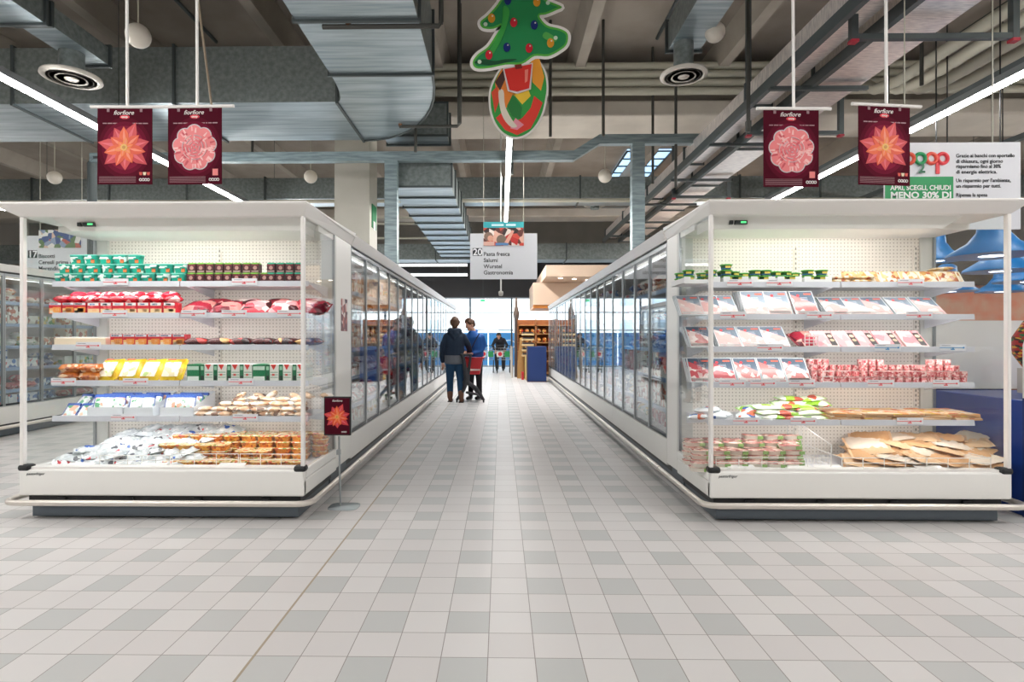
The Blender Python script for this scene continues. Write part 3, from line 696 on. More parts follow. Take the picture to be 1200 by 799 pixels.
BAGD = proto(pillow(.27, .2, .095, printed('wine_bag', '#a32238', ['#e8a898', '#5a1020', '#7b1526', '#d98d86'], 13, .25, .6), hx('#8d1a2c'), name='filled_bag').build('filled_bag', link=False))
BAGP = proto(pillow(.27, .2, .095, printed('pink_bag', '#ea9a9c', ['#f5cfcb', '#4a1018', '#d84a58', '#f3e4dc'], 13, .25, .6), hx('#c94355'), name='filled_bagp').build('filled_bag', link=False))
# 4 flow-wrapped sweets, white trays
FLOW = proto(pillow(.2, .12, .062, printed('flow_wrap', '#561e20', ['#c33a35', '#e0b070', '#2e1012', '#561e20'], 18, .25, .5), hx('#b02a2a'), name='flow_pack').build('wrapped_cake', link=False))
b = MB(); b.box(-.105, -.07, 0, .105, .07, .058, hx('#ead8bd', .6)); b.box(-.1, -.065, .058, .1, .065, .068, hx('#f4f0ea', .3)); WT = proto(b.build('cream_block', link=False, bevel=.008))
# 5 loaves, yellow bags, green cartons
LOAF = proto(pillow(.18, .13, .07, printed('loaf_crust', '#b9601f', ['#cf7c34', '#96460f', '#e0b890'], 34, .25, .5), hx('#e5cdb0'), name='loaf', pw=6).build('wrapped_loaf', link=False))
b = pillow(.19, .21, .06, printed('yellow_bag', '#e2c022', ['#e2c022', '#d3a416'], 12, .25, .3), hx('#e0b321'), name='yellow_bag')
b.add([(-.065, -.08, .0605), (.06, -.08, .0605), (.06, .055, .0615), (-.065, .055, .0615)], [(0, 1, 2, 3)], printed('ravioli_window', '#e6dcc8', ['#efe8da', '#d6c9a2', '#a8be76'], 28, .2, .6)); b.box(-.05, .06, .05, .05, .068, .0565, hx('#7fb83a')); b.box(-.06, .072, .046, .0, .088, .053, hx('#e8603c'))
YEL = proto(b.build('pasta_bag', link=False))
b = MB(); b.box(-.05, -.09, 0, .05, .09, .135, hx('#e9e9e2')); b.box(-.05, -.0915, .0, -.018, -.09, .135, hx('#156b45')); b.prism([(-.012, .135), (.012, .09), (.034, .135)], -.0925, -.09, hx('#d8382f'))
for z in (.03, .05, .07): b.box(-.014, -.0915, z, .046, -.09, z+.005, hx('#4c9b78'))
b.box(.0, -.092, .045, .02, -.0905, .06, hx('#d8564e')); b.box(-.046, -.092, .09, -.024, -.091, .12, hx('#9ecdb0')); b.box(-.045, -.092, .01, -.024, -.091, .045, hx('#20312a'))
GRC = proto(b.build('pasta_carton', link=False, bevel=.003))
b = MB(); b.box(-.05, -.09, 0, .05, .09, .135, hx('#177a4e')); b.box(-.046, -.0915, .09, .046, -.09, .12, hx('#c2dccb')); b.box(-.046, -.0915, 0, .046, -.09, .04, hx('#dfe6e0')); GRS = proto(b.build('pasta_carton', link=False, bevel=.003))
# 6 blue-white cheese bag, sandwich, mozzarella pouch, orange tray
BLW = printed('blue_white_bag', '#e9ecec', ['#c8dcd0', '#f0efe9', '#e2a88f', '#5d9d74'], 30, .25, .55)
b = pillow(.11, .15, .03, BLW, hx('#2450a0'), name='cheese_bag'); b.box(-.05, .055, .006, .05, .078, .026, hx('#1d4ea2')); b.box(-.05, -.078, .006, .05, -.062, .022, hx('#2757a8')); BLU = proto(b.build('cheese_bag', link=False))
SAN = proto(pillow(.115, .08, .04, printed('sandwich_wrap', '#e8c8a8', ['#f3e2d0', '#d9a983', '#f7efe6', '#8a6a58'], 24, .25, .55), hx('#f0e4d8'), name='sandwich').build('wrapped_sandwich', link=False))
MOZ = [proto(pillow(.23, .15, .055, printed('mozzarella_bag'+c, '#cdd2d5', ['#dadddf', '#b9c1c5', '#e3e5e6', '#c9ced1', c, '#c2c9cc', d2, '#d3d8da'], 30, .15, .8), hx('#e6eaec'), name='moz%s' % c, lump=.3).build('mozzarella_bag', link=False)) for c, d2 in (('#c7404a', '#f4f4f4'), ('#2f5cae', '#eef'+'1f1'), ('#d8dee2', '#54565c'))]
b = tubmb(.135, .12, .042, printed('orange_food', '#e8962a', ['#e07a1c', '#f2b94c', '#b85a1c'], 60, .3, .6), .8, 5); ORG = b.build('food_tray', link=False)
b = MB(); b.lathe([(.5, .042), (.52, .043), (.52, .046), (.49, .05)], printed('lid_print', '#f0cf98', ['#f2e8d0', '#d94f3a', '#f0b060', '#f0d9a8', '#7fa04a'], 50, .2, .6), 20, sup=5, sx=.135, sy=.12); ORL = b.build('film_lid', link=False); ORG = proto(ORG, [ORL])
# right case goods
b = MB(); b.lathe([(.034, 0), (.042, .034)], hx('#2b5a30'), 18); b.lathe([(.0362, .006), (.0384, .013)], hx('#2a6fc0'), 18); b.box(-.02, -.0425, .014, .02, -.038, .03, hx('#d5c15a')); CUP = b.build('spread_cup', link=False)
CL = MB().lathe([(.042, .034), (.048, .035), (.048, .042), (.042, .044)], hx('#4fa838', .3), 20).build('lid', link=False); CUP = proto(CUP, [CL])
BIS = proto(pillow(.17, .13, .034, printed('biscuit_bag', '#d9b47e', ['#e6d8c0', '#c69453', '#e9dcc4', '#b0603e'], 34, .2, .6), hx('#efe2cc'), name='biscuit_bag').build('flatbread_bag', link=False))
def slicepack(dark, meat, name='sliced_meat_pack', w=.185, h=.235):
    """clear tray with white border; local: lies in XZ plane, front towards -Y"""
    b = MB(); e = .008
    b.box(-w/2, 0, 0, w/2, .012, h, mat('tray_clear_white', s2l('#ccd1d3'), .15))
    b.prism([(-w/2+e, e), (w/2-e, e), (w/2-e, h-e), (-w/2+e, h-e)], -.0012, 0, hx(dark, .2))
    b.prism([(-w/2+e, e), (w/2-e, e), (w/2-e, h*.42), (0, h*.66), (-w/2+e, h*.84)], -.0022, -.0012, printed(name+meat, meat, ['#dfcbc6', '#e9dcd7', meat], 24, .2, .55))
    b.box(-w/2+.014, -.0022, e+.004, w/2-.014, -.0015, e+.03, hx('#dcdcda'))
    b.disc((-w*.16, -.0032, h*.8), .012, hx('#cf3b40'), n=10); b.box(w*.1, -.003, h*.83, w*.4, -.0022, h*.89, hx('#e0644a'))
    for k in range(3): b.box(-w*.1, -.003, h*(.7-.05*k), w*.2, -.0022, h*(.715-.05*k), hx('#b9c4cc'))
    return b.build(name, link=False)
SP1 = proto(slicepack('#6d7a86', '#dba9a4')); SP2 = proto(slicepack('#5c6b7a', '#c67f7c')); SP3 = proto(slicepack('#84909a', '#e0bfba')); SP4 = proto(slicepack('#505f70', '#c05a60'))
b = MB(); b.box(-.085, 0, 0, .085, .02, .2, printed('ham_slices', '#e3a9ab', ['#e9c2be', '#d98f95', '#e6cbc6'], 16, .2, .6)); b.box(.03, -.0015, .02, .075, 0, .17, hx('#33302f')); b.disc((.052, -.003, .13), .018, hx('#d9b6a0')); b.disc((.052, -.003, .08), .016, hx('#b9a98a')); b.box(-.08, -.0015, .15, .02, 0, .19, hx('#e9e6e4'))
HAM = proto(b.build('ham_pack', link=False, bevel=.004))
b = MB(); b.box(-.026, -.026, 0, .026, .026, .046, printed('cubed_meat', '#e08a8a', ['#efb5b0', '#c4545c', '#f6d5cf'], 70, .25, .65)); CUBE = b.build('diced_ham_tub', link=False, bevel=.006)
b = MB(); b.box(-.028, -.028, .046, .028, .028, .049, hx('#f0c9c4', .2)); CUBE = proto(CUBE, [b.build('film_lid', link=False)])
GRB = proto(pillow(.22, .12, .04, printed('green_white_bag', '#e4efd2', ['#a9cf4a', '#f4f4ec', '#8dbf35', '#e5e9df', '#cf5a48'], 14, .2, .6), hx('#8cc63f'), name='green_bag').build('wurst_pack', link=False))
BWB = proto(pillow(.16, .11, .045, printed('blue_print_bag', '#e8ecef', ['#3b67ae', '#e9eced', '#f2f2f0', '#d9765a'], 20, .2, .45), hx('#dfe4e8'), name='bw_bag').build('wurst_pack', link=False))
b = MB(); b.box(-.11, -.09, 0, .11, .09, .012, hx('#c79a6c')); b.box(-.108, -.088, .012, .108, .088, .017, printed('orange_flat', '#edc9a0', ['#e8a058', '#f3e3cc', '#e0c04a', '#d9805a'], 14, .25, .6)); FLAT = proto(b.build('flat_pizza_pack', link=False))
b = MB(); b.lathe([(.4, 0), (.48, .028), (.5, .03)], hx('#efe6da', .4), 16, sup=6, sx=.15, sy=.11); b.lathe([(.47, .03), (.47, .034), (.3, .036)], printed('raw_meat', '#c98a80', ['#dfb0a4', '#a85f58', '#e9cfc2'], 30, .2, .6), 16, sup=6, sx=.15, sy=.11)
b.box(.03, -.056, .005, .072, -.05, .03, hx('#8fb56a')); MEAT = proto(b.build('meat_tray', link=False))
PAPER = [proto(pillow(.3, .22, .036, mat('butcher_paper_%d' % i, s2l(c), .7), hx('#e2b98e'), name='paper%d' % i, lump=.7).build('paper_wrapped_pack', link=False)) for i, c in enumerate(('#cf9f70', '#d9b48c', '#ddcdbb'))]
SMALL = []
for i, (base, cols) in enumerate((('#e4e8ec', ['#3f74b8', '#f0f2f4', '#d8565a']), ('#e8dcc8', ['#d8884a', '#f2ecdf', '#b0472e']), ('#dfe8df', ['#4d9b5c', '#f0f2ee', '#e2bf40']), ('#d6636a', ['#e9a39c', '#f4e3dc', '#a02c38']), ('#3d6aa6', ['#bcd0e8', '#f0f0f0', '#24416f']), ('#e9e3d8', ['#c96a4c', '#f6f2ea', '#7d4a3c']))):
    m = printed('stock_%d' % i, base, cols, 20, .3, .55)
    SMALL.append(proto(pillow(.17, .2, .1, m, m, 6, 5, name='st%d' % i).build('packet', link=False)))
    b = MB(); b.box(-.08, -.09, 0, .08, .09, .13, m); SMALL.append(proto(b.build('carton', link=False, bevel=.004)))
# ================================================================ STOCKING
rnd = random.Random(11)
def J(a): return rnd.uniform(-a, a)
SN = ['top shelf', 'second shelf', 'third shelf', 'fourth shelf', 'lowest shelf']
LY = lambda off: LSY+off
def line(pr, x0, x1, step, y, z, desc, where, cat, group, jx=.003, jr=.04, jz=0, rx=0, rz=0):
    n = max(1, int(round((x1-x0)/step))+1)
    for i in range(n):
        p = pr if not isinstance(pr, list) else pr[i % len(pr)]
        put(p, (x0+i*step+J(jx), y+J(.004), z+J(jz)*.5+abs(jz)*.5), (rx, 0, rz+J(jr)), '%s, %s from left, %s' % (desc, nth(i), where), cat, group)
# --- left, top shelf: teal tubs and jar packs
z = LS[0]; y = LSY+.06
line(TUB, AX(74, y), AX(218, y), .118, y, z, 'teal dessert tub', 'bottom row, left case top shelf', 'tub', 'teal tubs')
line(TUB, AX(77, y), AX(218, y), .118, y+.01, z+.076, 'teal dessert tub', 'middle row, left case top shelf', 'tub', 'teal tubs')
line(TUB, AX(90, y), AX(165, y), .118, y+.02, z+.152, 'teal dessert tub', 'topmost row, left case top shelf', 'tub', 'teal tubs')
line(TUB, AX(84, y), AX(215, y), .13, y+.1, z, 'teal dessert tub', 'second row back, left case top shelf', 'tub', 'teal tubs')
line(JAR1, AX(226, y), AX(312, y), .0735, y, z, 'dark jar pack with green lid', 'bottom row, left case top shelf', 'jar', 'dark jar packs')
line(JAR2, AX(319, y), -1.58, .0735, y, z, 'dark jar pack with teal lid', 'bottom row, left case top shelf', 'jar', 'dark jar packs')
line(JAR1, AX(226, y), AX(305, y), .0735, y+.01, z+.08, 'dark jar pack with green lid', 'upper row, left case top shelf', 'jar', 'dark jar packs')
line(JAR2, AX(319, y), -1.58, .0735, y+.01, z+.08, 'dark jar pack with teal lid', 'upper row, left case top shelf', 'jar', 'dark jar packs')
# --- left, second shelf
z = LS[1]
line(RED, AX(70, y), AX(99, y), .1, y, z, 'red dessert carton with orange picture', 'left case second shelf', 'carton', 'red cartons')
line(REDW, AX(114, y), AX(208, y), .102, y, z, 'red and white dessert carton', 'left case second shelf', 'carton', 'red cartons')
line(BAGR, AX(74, y), AX(208, y), .112, y+.01, z+.092, 'red dessert bag', 'lower layer, left case second shelf', 'bag', 'red bags', jr=.15)
line(BAGR, AX(88, y), AX(195, y), .125, y+.06, z+.128, 'red dessert bag', 'upper layer, left case second shelf', 'bag', 'red bags', jr=.25)
line([BAGD, BAGD, BAGP, BAGP, BAGD], AX(228, y), AX(368, y), .235, y+.1, z+.01, 'plump wine-red or pink bag', 'left case second shelf', 'bag', 'plump bags', rx=R(25), jr=.15)
line([BAGD, BAGP], AX(240, y), AX(350, y), .26, y+.2, z+.03, 'plump wine-red or pink bag', 'back row, left case second shelf', 'bag', 'plump bags', rx=R(30), jr=.2)
# --- left, third shelf
z = LS[2]
line(WT, AX(82, y), AX(122, y), .215, y+.03, z, 'cream-coloured wrapped block', 'left case third shelf', 'cheese', 'cream blocks', jr=.02)
line(RED, AX(141, y), AX(214, y), .1, y, z, 'red dessert carton with orange picture', 'left case third shelf', 'carton', 'red cartons')
line(FLOW, AX(232, y), -1.62, .178, y, z, 'dark red wrapped cake', 'left case third shelf', 'cake', 'wrapped cakes', jr=.15)
line(FLOW, AX(250, y), AX(350, y), .19, y+.11, z, 'dark red wrapped cake', 'second row back, left case third shelf', 'cake', 'wrapped cakes', jr=.15)
# --- left, fourth shelf
z = LS[3]
for l in (0, 1): line(LOAF, AX(84, y), AX(106, y), .165, y+.02, z+l*.066, 'brown wrapped loaf', '%s layer, left case fourth shelf' % ('lower', 'upper')[l], 'bread', 'brown loaves', jr=.08)
line(YEL, AX(126, y), AX(205, y), .172, y+.07, z+.07, 'yellow pasta bag leaning back', 'left case fourth shelf', 'pasta', 'yellow bags', rx=R(56), jr=.1)
line([GRS, GRC, GRC, GRC, GRC], AX(230, y), -1.6, .106, y+.04, z, 'green and white pasta carton', 'left case fourth shelf', 'carton', 'green cartons', jr=.08)
# --- left, lowest shelf
z = LS[4]
line(BLU, AX(76, y), AX(97, y), .125, y+.07, z+.015, 'blue and white cheese bag', 'front row, left case lowest shelf', 'cheese', 'blue cheese bags', rx=R(45), jr=.12)
line(BLU, AX(78, y), AX(100, y), .125, y+.2, z+.08, 'blue and white cheese bag', 'back row, left case lowest shelf', 'cheese', 'blue cheese bags', rx=R(40), jr=.12)
def display_tray(x0, x1, y, z, d, h, label):
    t = thing('display_tray', label, 'tray', ((x0+x1)/2, y, z)); w = (x1-x0)/2; m = mat('frosted_tray', s2l('#e6e9ec'), .25)
    b = MB(); b.box(-w, 0, 0, w, d, .004, m); b.box(-w, 0, 0, w, .004, h*.42, m); b.box(-w, d-.004, 0, w, d, h, m); b.build('tray_body', parent=t)
    for s in (-1, 1): MB().hexa([(s*w-.003, 0, 0), (s*w+.003, 0, 0), (s*w+.003, d, 0), (s*w-.003, d, 0)], [(s*w-.003, 0, h*.42), (s*w+.003, 0, h*.42), (s*w+.003, d, h), (s*w-.003, d, h)], m).build('side_panel', parent=t)
    return t
for i, (a, c) in enumerate(((106, 146), (148, 181), (190, 229))):
    xa = AX(a, y); xc = AX(c, y)
    display_tray(xa, xc, y-.03, z, .34, .17, 'white plastic display tray of blue cheese bags, %s of three' % ORD[i])
    for r in range(3):
        line(BLU, xa+.055+.01, xc-.05, .095, y+.02+.1*r, z+.155+.005*r, 'blue and white cheese bag', 'row %s of %s display tray' % (ORD[r], ORD[i]), 'cheese', 'cheese bags in trays', rx=R(-88+0) if False else R(80), jr=.06, jz=0) if False else None
        n = max(2, int((xc-xa-.06)/.1)+1)
        for k in range(n):
            put(BLU, (xa+.065+k*(xc-xa-.13)/max(1, n-1), y+.035+.1*r, z+.083), (R(72), 0, J(.06)), 'blue cheese bag, %s from left, %s row of the %s display tray' % (nth(k), ORD[r], ORD[i]), 'cheese', 'cheese bags in trays')
for l, (xa, xb, n, yy) in enumerate(((AX(236, y), -1.6, 9, y), (AX(240, y), -1.6, 8, y+.0), (AX(262, y), -1.62, 7, y+.05), (AX(275, y), -1.66, 5, y+.1))):
    for i in range(n):
        put(SAN, (xa+(xb-xa)*i/(n-1), yy+J(.015), z+.036*l+J(.003)), (J(.1), J(.12)*(l > 1), J(.25)), 'wrapped sandwich, %s from left, %s layer on the left lowest shelf' % (nth(i), ORD[l]), 'sandwich', 'wrapped sandwiches')
for i in range(6):
    put(SAN, (AX(275, y)+i*.14+J(.03), y+.14+J(.03), z+.1+J(.03)+.02), (J(.5), J(.7), J(1)), 'wrapped sandwich tossed on top of the pile, %s from left' % nth(i), 'sandwich', 'wrapped sandwiches')
# --- left deck
ZD = .355
k = 0
for r, (yy, zz, xa, xb, n) in enumerate(((4.38, .0, -3.40, -2.50, 7), (4.44, .035, -3.36, -2.45, 7), (4.51, .07, -3.3, -2.5, 7), (4.58, .1, -3.2, -2.45, 7), (4.66, .13, -3.15, -2.45, 7), (4.74, .16, -3.1, -2.4, 6), (4.82, .19, -3.02, -2.35, 6))):
    for i in range(n):
        put(MOZ[(k*7+r) % 3], (xa+(xb-xa)*i/(n-1)+J(.03), yy+J(.02), ZD+zz+J(.008)), (R(12)+J(.15), J(.15), J(.9)), 'white mozzarella bag, %s from left, %s row of the heap' % (nth(i), ORD[r]), 'cheese', 'white bags heaped on the left deck'); k += 1
for yy, lv, xa, xb, st in ((4.38, 1, AX(208, 4.46), -1.6, .139), (4.51, 3, AX(206, 4.6), AX(275, 4.6), .14), (4.52, 2, AX(292, 4.6), AX(320, 4.6), .14), (4.65, 4, AX(221, 4.73), -1.6, .14), (4.78, 4, AX(228, 4.86), -1.6, .14)):
    n = int(round((xb-xa)/st))+1
    for l in range(lv):
        for i in range(n):
            put(ORG, (xa+i*st+J(.004), yy+J(.005), ZD+.051*l), (0, 0, J(.05)), 'orange food tray, %s from left, %s layer, %.0f cm row' % (nth(i), ORD[l], 0) if False else 'orange food tray, %s from left, %s layer, %s row' % (nth(i), ORD[l], {4.38: 'front', 4.51: 'second', 4.52: 'second right', 4.65: 'third', 4.78: 'back'}[yy]), 'food tray', 'orange trays stacked on the left deck')
# --- right case, top shelf
y = RSY+.05; z = RS[0]
CARD = mat('white_cardboard', s2l('#e6e6e6'), .6)
for i, (a, c) in enumerate(((800, 842), (846, 875), (878, 906), (909, 937), (940, 972))):
    xa, xc = AX(a, y), AX(c, y)
    q = MB(); q.box(xa, y-.035, z, xc, y-.032, z+.03, CARD); q.box(xa, y-.035, z+.03, xa+.05, y-.032, z+.052, CARD); q.box(xc-.05, y-.035, z+.03, xc, y-.032, z+.052, CARD); q.box(xa, y-.032, z, xc, y+.3, z+.004, CARD); q.box(xa, y-.032, z, xa+.003, y+.3, z+.045, CARD); q.box(xc-.003, y-.032, z, xc, y+.3, z+.045, CARD)
    q.build('cardboard_tray', label='white cardboard tray of green-lidded cups, %s from left' % ORD[i], cat='tray')
    n = max(2, int((xc-xa)/.098))
    for r in range(3):
        for l in (0, 1):
            if l and (i+r) % 2: continue
            for k in range(n):
                put(CUP, (xa+.052+k*(xc-xa-.104)/(n-1), y+.02+.1*r, z+.018+.045*l), (0, 0, J(.3)), 'green-lidded cup, %s from left, %s row%s, %s cardboard tray' % (nth(k), ORD[r], ' on top' if l else '', ORD[i]), 'cup', 'green-lidded cups')
for l in range(2): put(CUP, (AX(852, y), y+.02, z+.063+.045*l), (0, 0, 0), 'green-lidded cup stacked highest, %s one of two' % ('lower', 'upper')[l], 'cup', 'green-lidded cups')
line(BIS, AX(985, y), AX(1012, y), .16, y+.04, z, 'pale flatbread bag', 'lying flat, right case top shelf', 'bread', 'flatbread bags', jr=.1)
line(BIS, AX(990, y), AX(1015, y), .16, y+.05, z+.03, 'pale flatbread bag', 'lying on another, right case top shelf', 'bread', 'flatbread bags', jr=.15)
line(BIS, AX(1002, y), AX(1112, y), .15, y+.06, z+.04, 'pale flatbread bag leaning back', 'right case top shelf', 'bread', 'flatbread bags', rx=R(60), jr=.15)
line(BIS, AX(1010, y), AX(1120, y), .16, y+.15, z+.05, 'pale flatbread bag leaning back', 'second row, right case top shelf', 'bread', 'flatbread bags', rx=R(60), jr=.15)
for l in range(2): put(BIS, (AX(1116, y), y+.12, z+.04+.035*l+.03), (J(.1), J(.1), J(.2)), 'pale flatbread bag at the right end of the top shelf, %s one' % ('lower', 'upper')[l], 'bread', 'flatbread bags')
# leaning packs
def lean(prs, pxs, y, z, desc, where, rows=4, ang=-42, group='leaning sliced meat packs', cat='sliced meat', dy=.03, dz=.0):
    for i, px in enumerate(pxs):
        for r in range(rows):
            put(prs[i % len(prs)], (AX(px, y)+J(.004), y+r*dy, z+.004+r*dz), (R(ang), 0, J(.03)-.03), '%s, %s from left, %s in its row, %s' % (desc, nth(i), ORD[r], where), cat, group)
yl = RSY+.015
lean([SP3, SP1], (812, 834, 853), yl, RS[1], 'sliced meat pack', 'right second shelf', 3, group='leaning packs, left of second shelf', ang=-46)
lean([SP3, SP3, SP2], (888, 916, 947), yl, RS[1], 'pale sliced meat pack', 'right second shelf', 5, group='leaning packs, middle of second shelf', ang=-34)
lean([SP1, SP3, SP1, SP3, SP1], (985, 1009, 1035, 1066, 1096), yl, RS[1], 'rosy sliced meat pack', 'right second shelf', 4, ang=-50, group='leaning packs, right of second shelf')
lean([SP2, SP1, SP1, SP1], (824, 857, 886, 913), yl, RS[2], 'sliced meat pack', 'right third shelf', 4, ang=-46, group='leaning packs on third shelf')
put(BAGD, (AX(955, y), y+.14, RS[2]+.02), (R(30), 0, .1), 'dark red bag beside the small wire basket on the right third shelf', 'bag')
lean([HAM], (972, 998, 1020, 1046, 1077), yl, RS[2], 'pink ham pack with black band', 'right third shelf', 3, ang=-50, group='ham packs')
lean([SP4, SP4, SP2, SP2, SP2], (824, 850, 880, 909, 938), yl, RS[3], 'dark-backed sliced meat pack', 'right fourth shelf', 4, ang=-38, group='leaning packs on fourth shelf')
k = 0
for r, (yy, lv, xa, xb) in enumerate(((y, [1, 2, 1, 1, 2, 2, 2, 2, 2, 2, 2, 3, 2], AX(968, y), AX(1128, y)), (y+.06, [3, 2, 2, 2, 4, 4, 2, 2, 2, 3, 4, 4, 3], AX(958, y), AX(1126, y)), (y+.13, [4, 4, 3, 3, 3, 4, 3, 3, 3, 3, 3, 3, 3], AX(960, y), AX(1110, y)))):
    n = 18
    for i in range(n):
        for l in range(lv[int(i*len(lv)/n)]):
            put(CUBE, (xa+(xb-xa)*i/(n-1), yy+J(.004), RS[3]+.045*l), (0, 0, J(.12)), 'pink diced ham tub, %s from left, %s layer, %s row' % (nth(i), ORD[l], ORD[r]), 'ham tub', 'pink tubs', sc=(.85, .85, .9))
# lowest shelf right
z = RS[4]
for i, (px, yy, zz) in enumerate(((818, y, 0), (840, y+.02, 0), (825, y+.05, .04), (845, y+.1, .01), (832, y+.12, .045))): put(BWB, (AX(px, yy), yy, z+zz), (J(.1), J(.1), J(.3)), 'blue printed white pack, %s of the heap at the left end of the lowest shelf' % ORD[i], 'sausage', 'blue printed packs')
for i, (px, yy, zz) in enumerate(((876, y+.03, 0), (893, y+.0, 0), (880, y+.08, .035))): put(BWB, (AX(px, yy), yy, z+zz), (R(20)+J(.1), J(.2), J(.5)), 'small blue printed pack beside the green packs, %s of three' % ORD[i], 'sausage', 'small packs beside the green ones')
k = 0
for r, (px0, px1, n, yy, zz) in enumerate(((905, 950, 3, y, 0), (900, 945, 3, y+.02, .035), (897, 940, 3, y+.06, .07), (920, 955, 3, y+.14, .09), (925, 950, 2, y+.17, .125), (880, 900, 2, y+.15, .05))):
    for i in range(n): put(GRB, (AX(px0+(px1-px0)*i/(n-1), yy), yy, z+zz+J(.004)), (R(8)+J(.08), J(.1), J(.25)), 'green and white pack, %s from left, %s layer of the heap' % (ORD[i], ORD[r]), 'sausage', 'green and white packs')
for r in range(2):
    for l in range(3):
        for i in range(5): put(FLAT, (AX(991, y)+i*.225+J(.012), y+.05+.17*r+J(.012), z+.018*l), (J(.02), J(.03), J(.16)), 'flat orange pack, %s from left, %s layer, %s row' % (ORD[i], ORD[l], ('front', 'back')[r]), 'flat pack', 'flat orange packs')
# right deck
for r, (yy, lv) in enumerate(((4.30, [2]*7), (4.42, [4, 4, 4, 4, 4, 5, 5]), (4.55, [5, 5, 5, 5, 5, 5, 6]), (4.68, [5, 5, 5, 6, 6, 6, 6]))):
    xa = AX(820 if r < 2 else 812, yy); xb = AX(948, yy)
    for i in range(len(lv)-1):
        for l in range(lv[i]): put(MEAT, (xa+i*(xb-xa)/6+J(.009), yy+J(.01), ZD-.005+.036*l), (J(.03), J(.04), J(.14)), 'raw meat tray, %s from left, %s layer, %s row' % (ORD[i], ORD[l], ORD[r]), 'meat tray', 'meat trays')
k = 0
for r, (yy, zz, n, lay) in enumerate(((4.37, 0, 5, 3), (4.48, .03, 5, 3), (4.6, .07, 5, 3), (4.72, .1, 5, 3))):
    for l in range(lay):
        for i in range(n):
            k += 1
            put(PAPER[(k*5+r+l) % 3], (AX(988, yy)+.16+i*.205+J(.03)+.02*l, yy+J(.02), ZD+zz+.034*l), (R(8)+J(.12), J(.16), J(.7)), 'paper-wrapped pack, %s from left, %s layer, %s row' % (ORD[i], ORD[l], ORD[r]), 'paper pack', 'paper packs in the wire basket')
# wire baskets
def fence(x0, x1, y, z, h, label, bars=3, posts=6, back=None):
    t = thing('wire_basket', label, 'basket', ((x0+x1)/2, y, z)); w = (x1-x0)/2; q = MB(); m = WHITE
    for i in range(bars): q.tube([(-w, 0, h*i/(bars-1)), (w, 0, h*i/(bars-1))], .003, m, 6)
    q.build('rail_wires', parent=t); q = MB()
    for i in range(posts): q.tube([(-w+2*w*i/(posts-1), 0, 0), (-w+2*w*i/(posts-1), 0, h)], .003, m, 6)
    q.build('post_wires', parent=t)
    if back:
        q = MB()
        for s in (-1, 1): q.tube([(s*w, 0, h), (s*w, back, h)], .003, m, 6); q.tube([(s*w, 0, h*.0), (s*w, back, 0)], .003, m, 6)
        q.build('side_wires', parent=t)
fence(AX(118, 4.27), AX(200, 4.27), 4.26, .392, .07, 'low white wire fence in front of the mozzarella bags')
fence(AX(203, 4.27), AX(280, 4.27), 4.26, .392, .085, 'white wire basket front before the orange trays, left one', 3, 4)
fence(AX(282, 4.27), -1.51, 4.26, .392, .085, 'white wire basket front before the orange trays, right one', 3, 4)
fence(AX(840, 4.22), AX(975, 4.22), 4.235, .392, .075, 'white wire basket front before the meat trays', 3, 6)
fence(AX(988, 4.22), AX(1163, 4.22), 4.235, .392, .075, 'white wire basket around the paper packs', 3, 8, .5)
fence(AX(945, RSY), AX(960, RSY), RSY+.02, RS[2]+.01, .1, 'small white wire rack between packs on the right third shelf', 5, 4)
fence(AX(966, RSY), AX(978, RSY), RSY+.02, RS[3]+.01, .08, 'small white wire rack beside the pink tubs', 3, 2)
# slanted divider
t = thing('wire_divider', 'white wire divider slanting back between meat trays and paper packs', 'divider', (AX(975, 4.24), 4.25, .36)); q = MB()
q.tube([(0, 0, 0), (0, 0, .2), (-.02, .6, .34), (-.02, .6, 0)], .0035, WHITE, 6)
for i in range(14): q.tube([(-.02*i/14, .6*i/14, 0), (-.02*i/14, .6*i/14, .2+.14*i/14)], .002, WHITE, 5)
q.build('wires', parent=t)
# price cards
def card(x, y, z, w, label, blue=False, flat=False):
    c = hx('#2f8fc8') if blue else hx('#e8505a')
    t = MB(); t.box(-w/2, -.0015, -.03, w/2, 0, .022, hx('#e3e3e8')); t.box(-w/2, -.003, -.008, w*.36, -.0015, -.003, c); t.disc((w*.4, -.003, -.0055), .007, c, .0015, 12); t.disc((0, -.003, -.008), .006, c, .0015, 10)
    t.box(-w*.42, -.0025, .009, -w*.1, -.0015, .013, hx('#8a8a92')); t.box(-.018, -.0025, -.022, .012, -.0015, -.014, c)
    t.build('price_card', label=label, cat='price card', group='price cards', loc=(x, y, z))
cards = {'left': (LS, LSY, ((138, 288), (137, 229, 276, 341), (106,), (77, 161, 284), (147, 289))), 'right': (RS, RSY, ((866, 912, 1065), (858, 959, 1075), (901, 1038, 1114), (857, 893, 938, 1030, 1106), (873, 940, 1064)))}
for nm, (zs, sy, rows) in cards.items():
    for s, row in enumerate(rows):
        for i, px in enumerate(row):
            card(AX(px, sy), sy-.022, zs[s]+.005, .2, 'white price card with %s line on the %s case, %s, %s from left' % ('blue' if nm == 'right' and s == 2 and i else 'red', nm, SN[s], ORD[i]), nm == 'right' and s == 2 and i > 0)
for nm, yy, pxs in (('left', LYF+.07, (95, 180, 272)), ('right', RYF+.07, (868, 935, 970, 1088))):
    for i, px in enumerate(pxs):
        MB().hexa([(-.1, -.025, 0), (.1, -.025, 0), (.1, .025, .014), (-.1, .025, .014)], [(-.1, -.025, .0015), (.1, -.025, .0015), (.1, .025, .0155), (-.1, .025, .0155)], hx('#f2f0ee')).build('price_card', label='white card lying on the front edge of the %s case, %s from left' % (nm, ORD[i]), cat='price card', loc=(AX(px, yy), yy, .393))

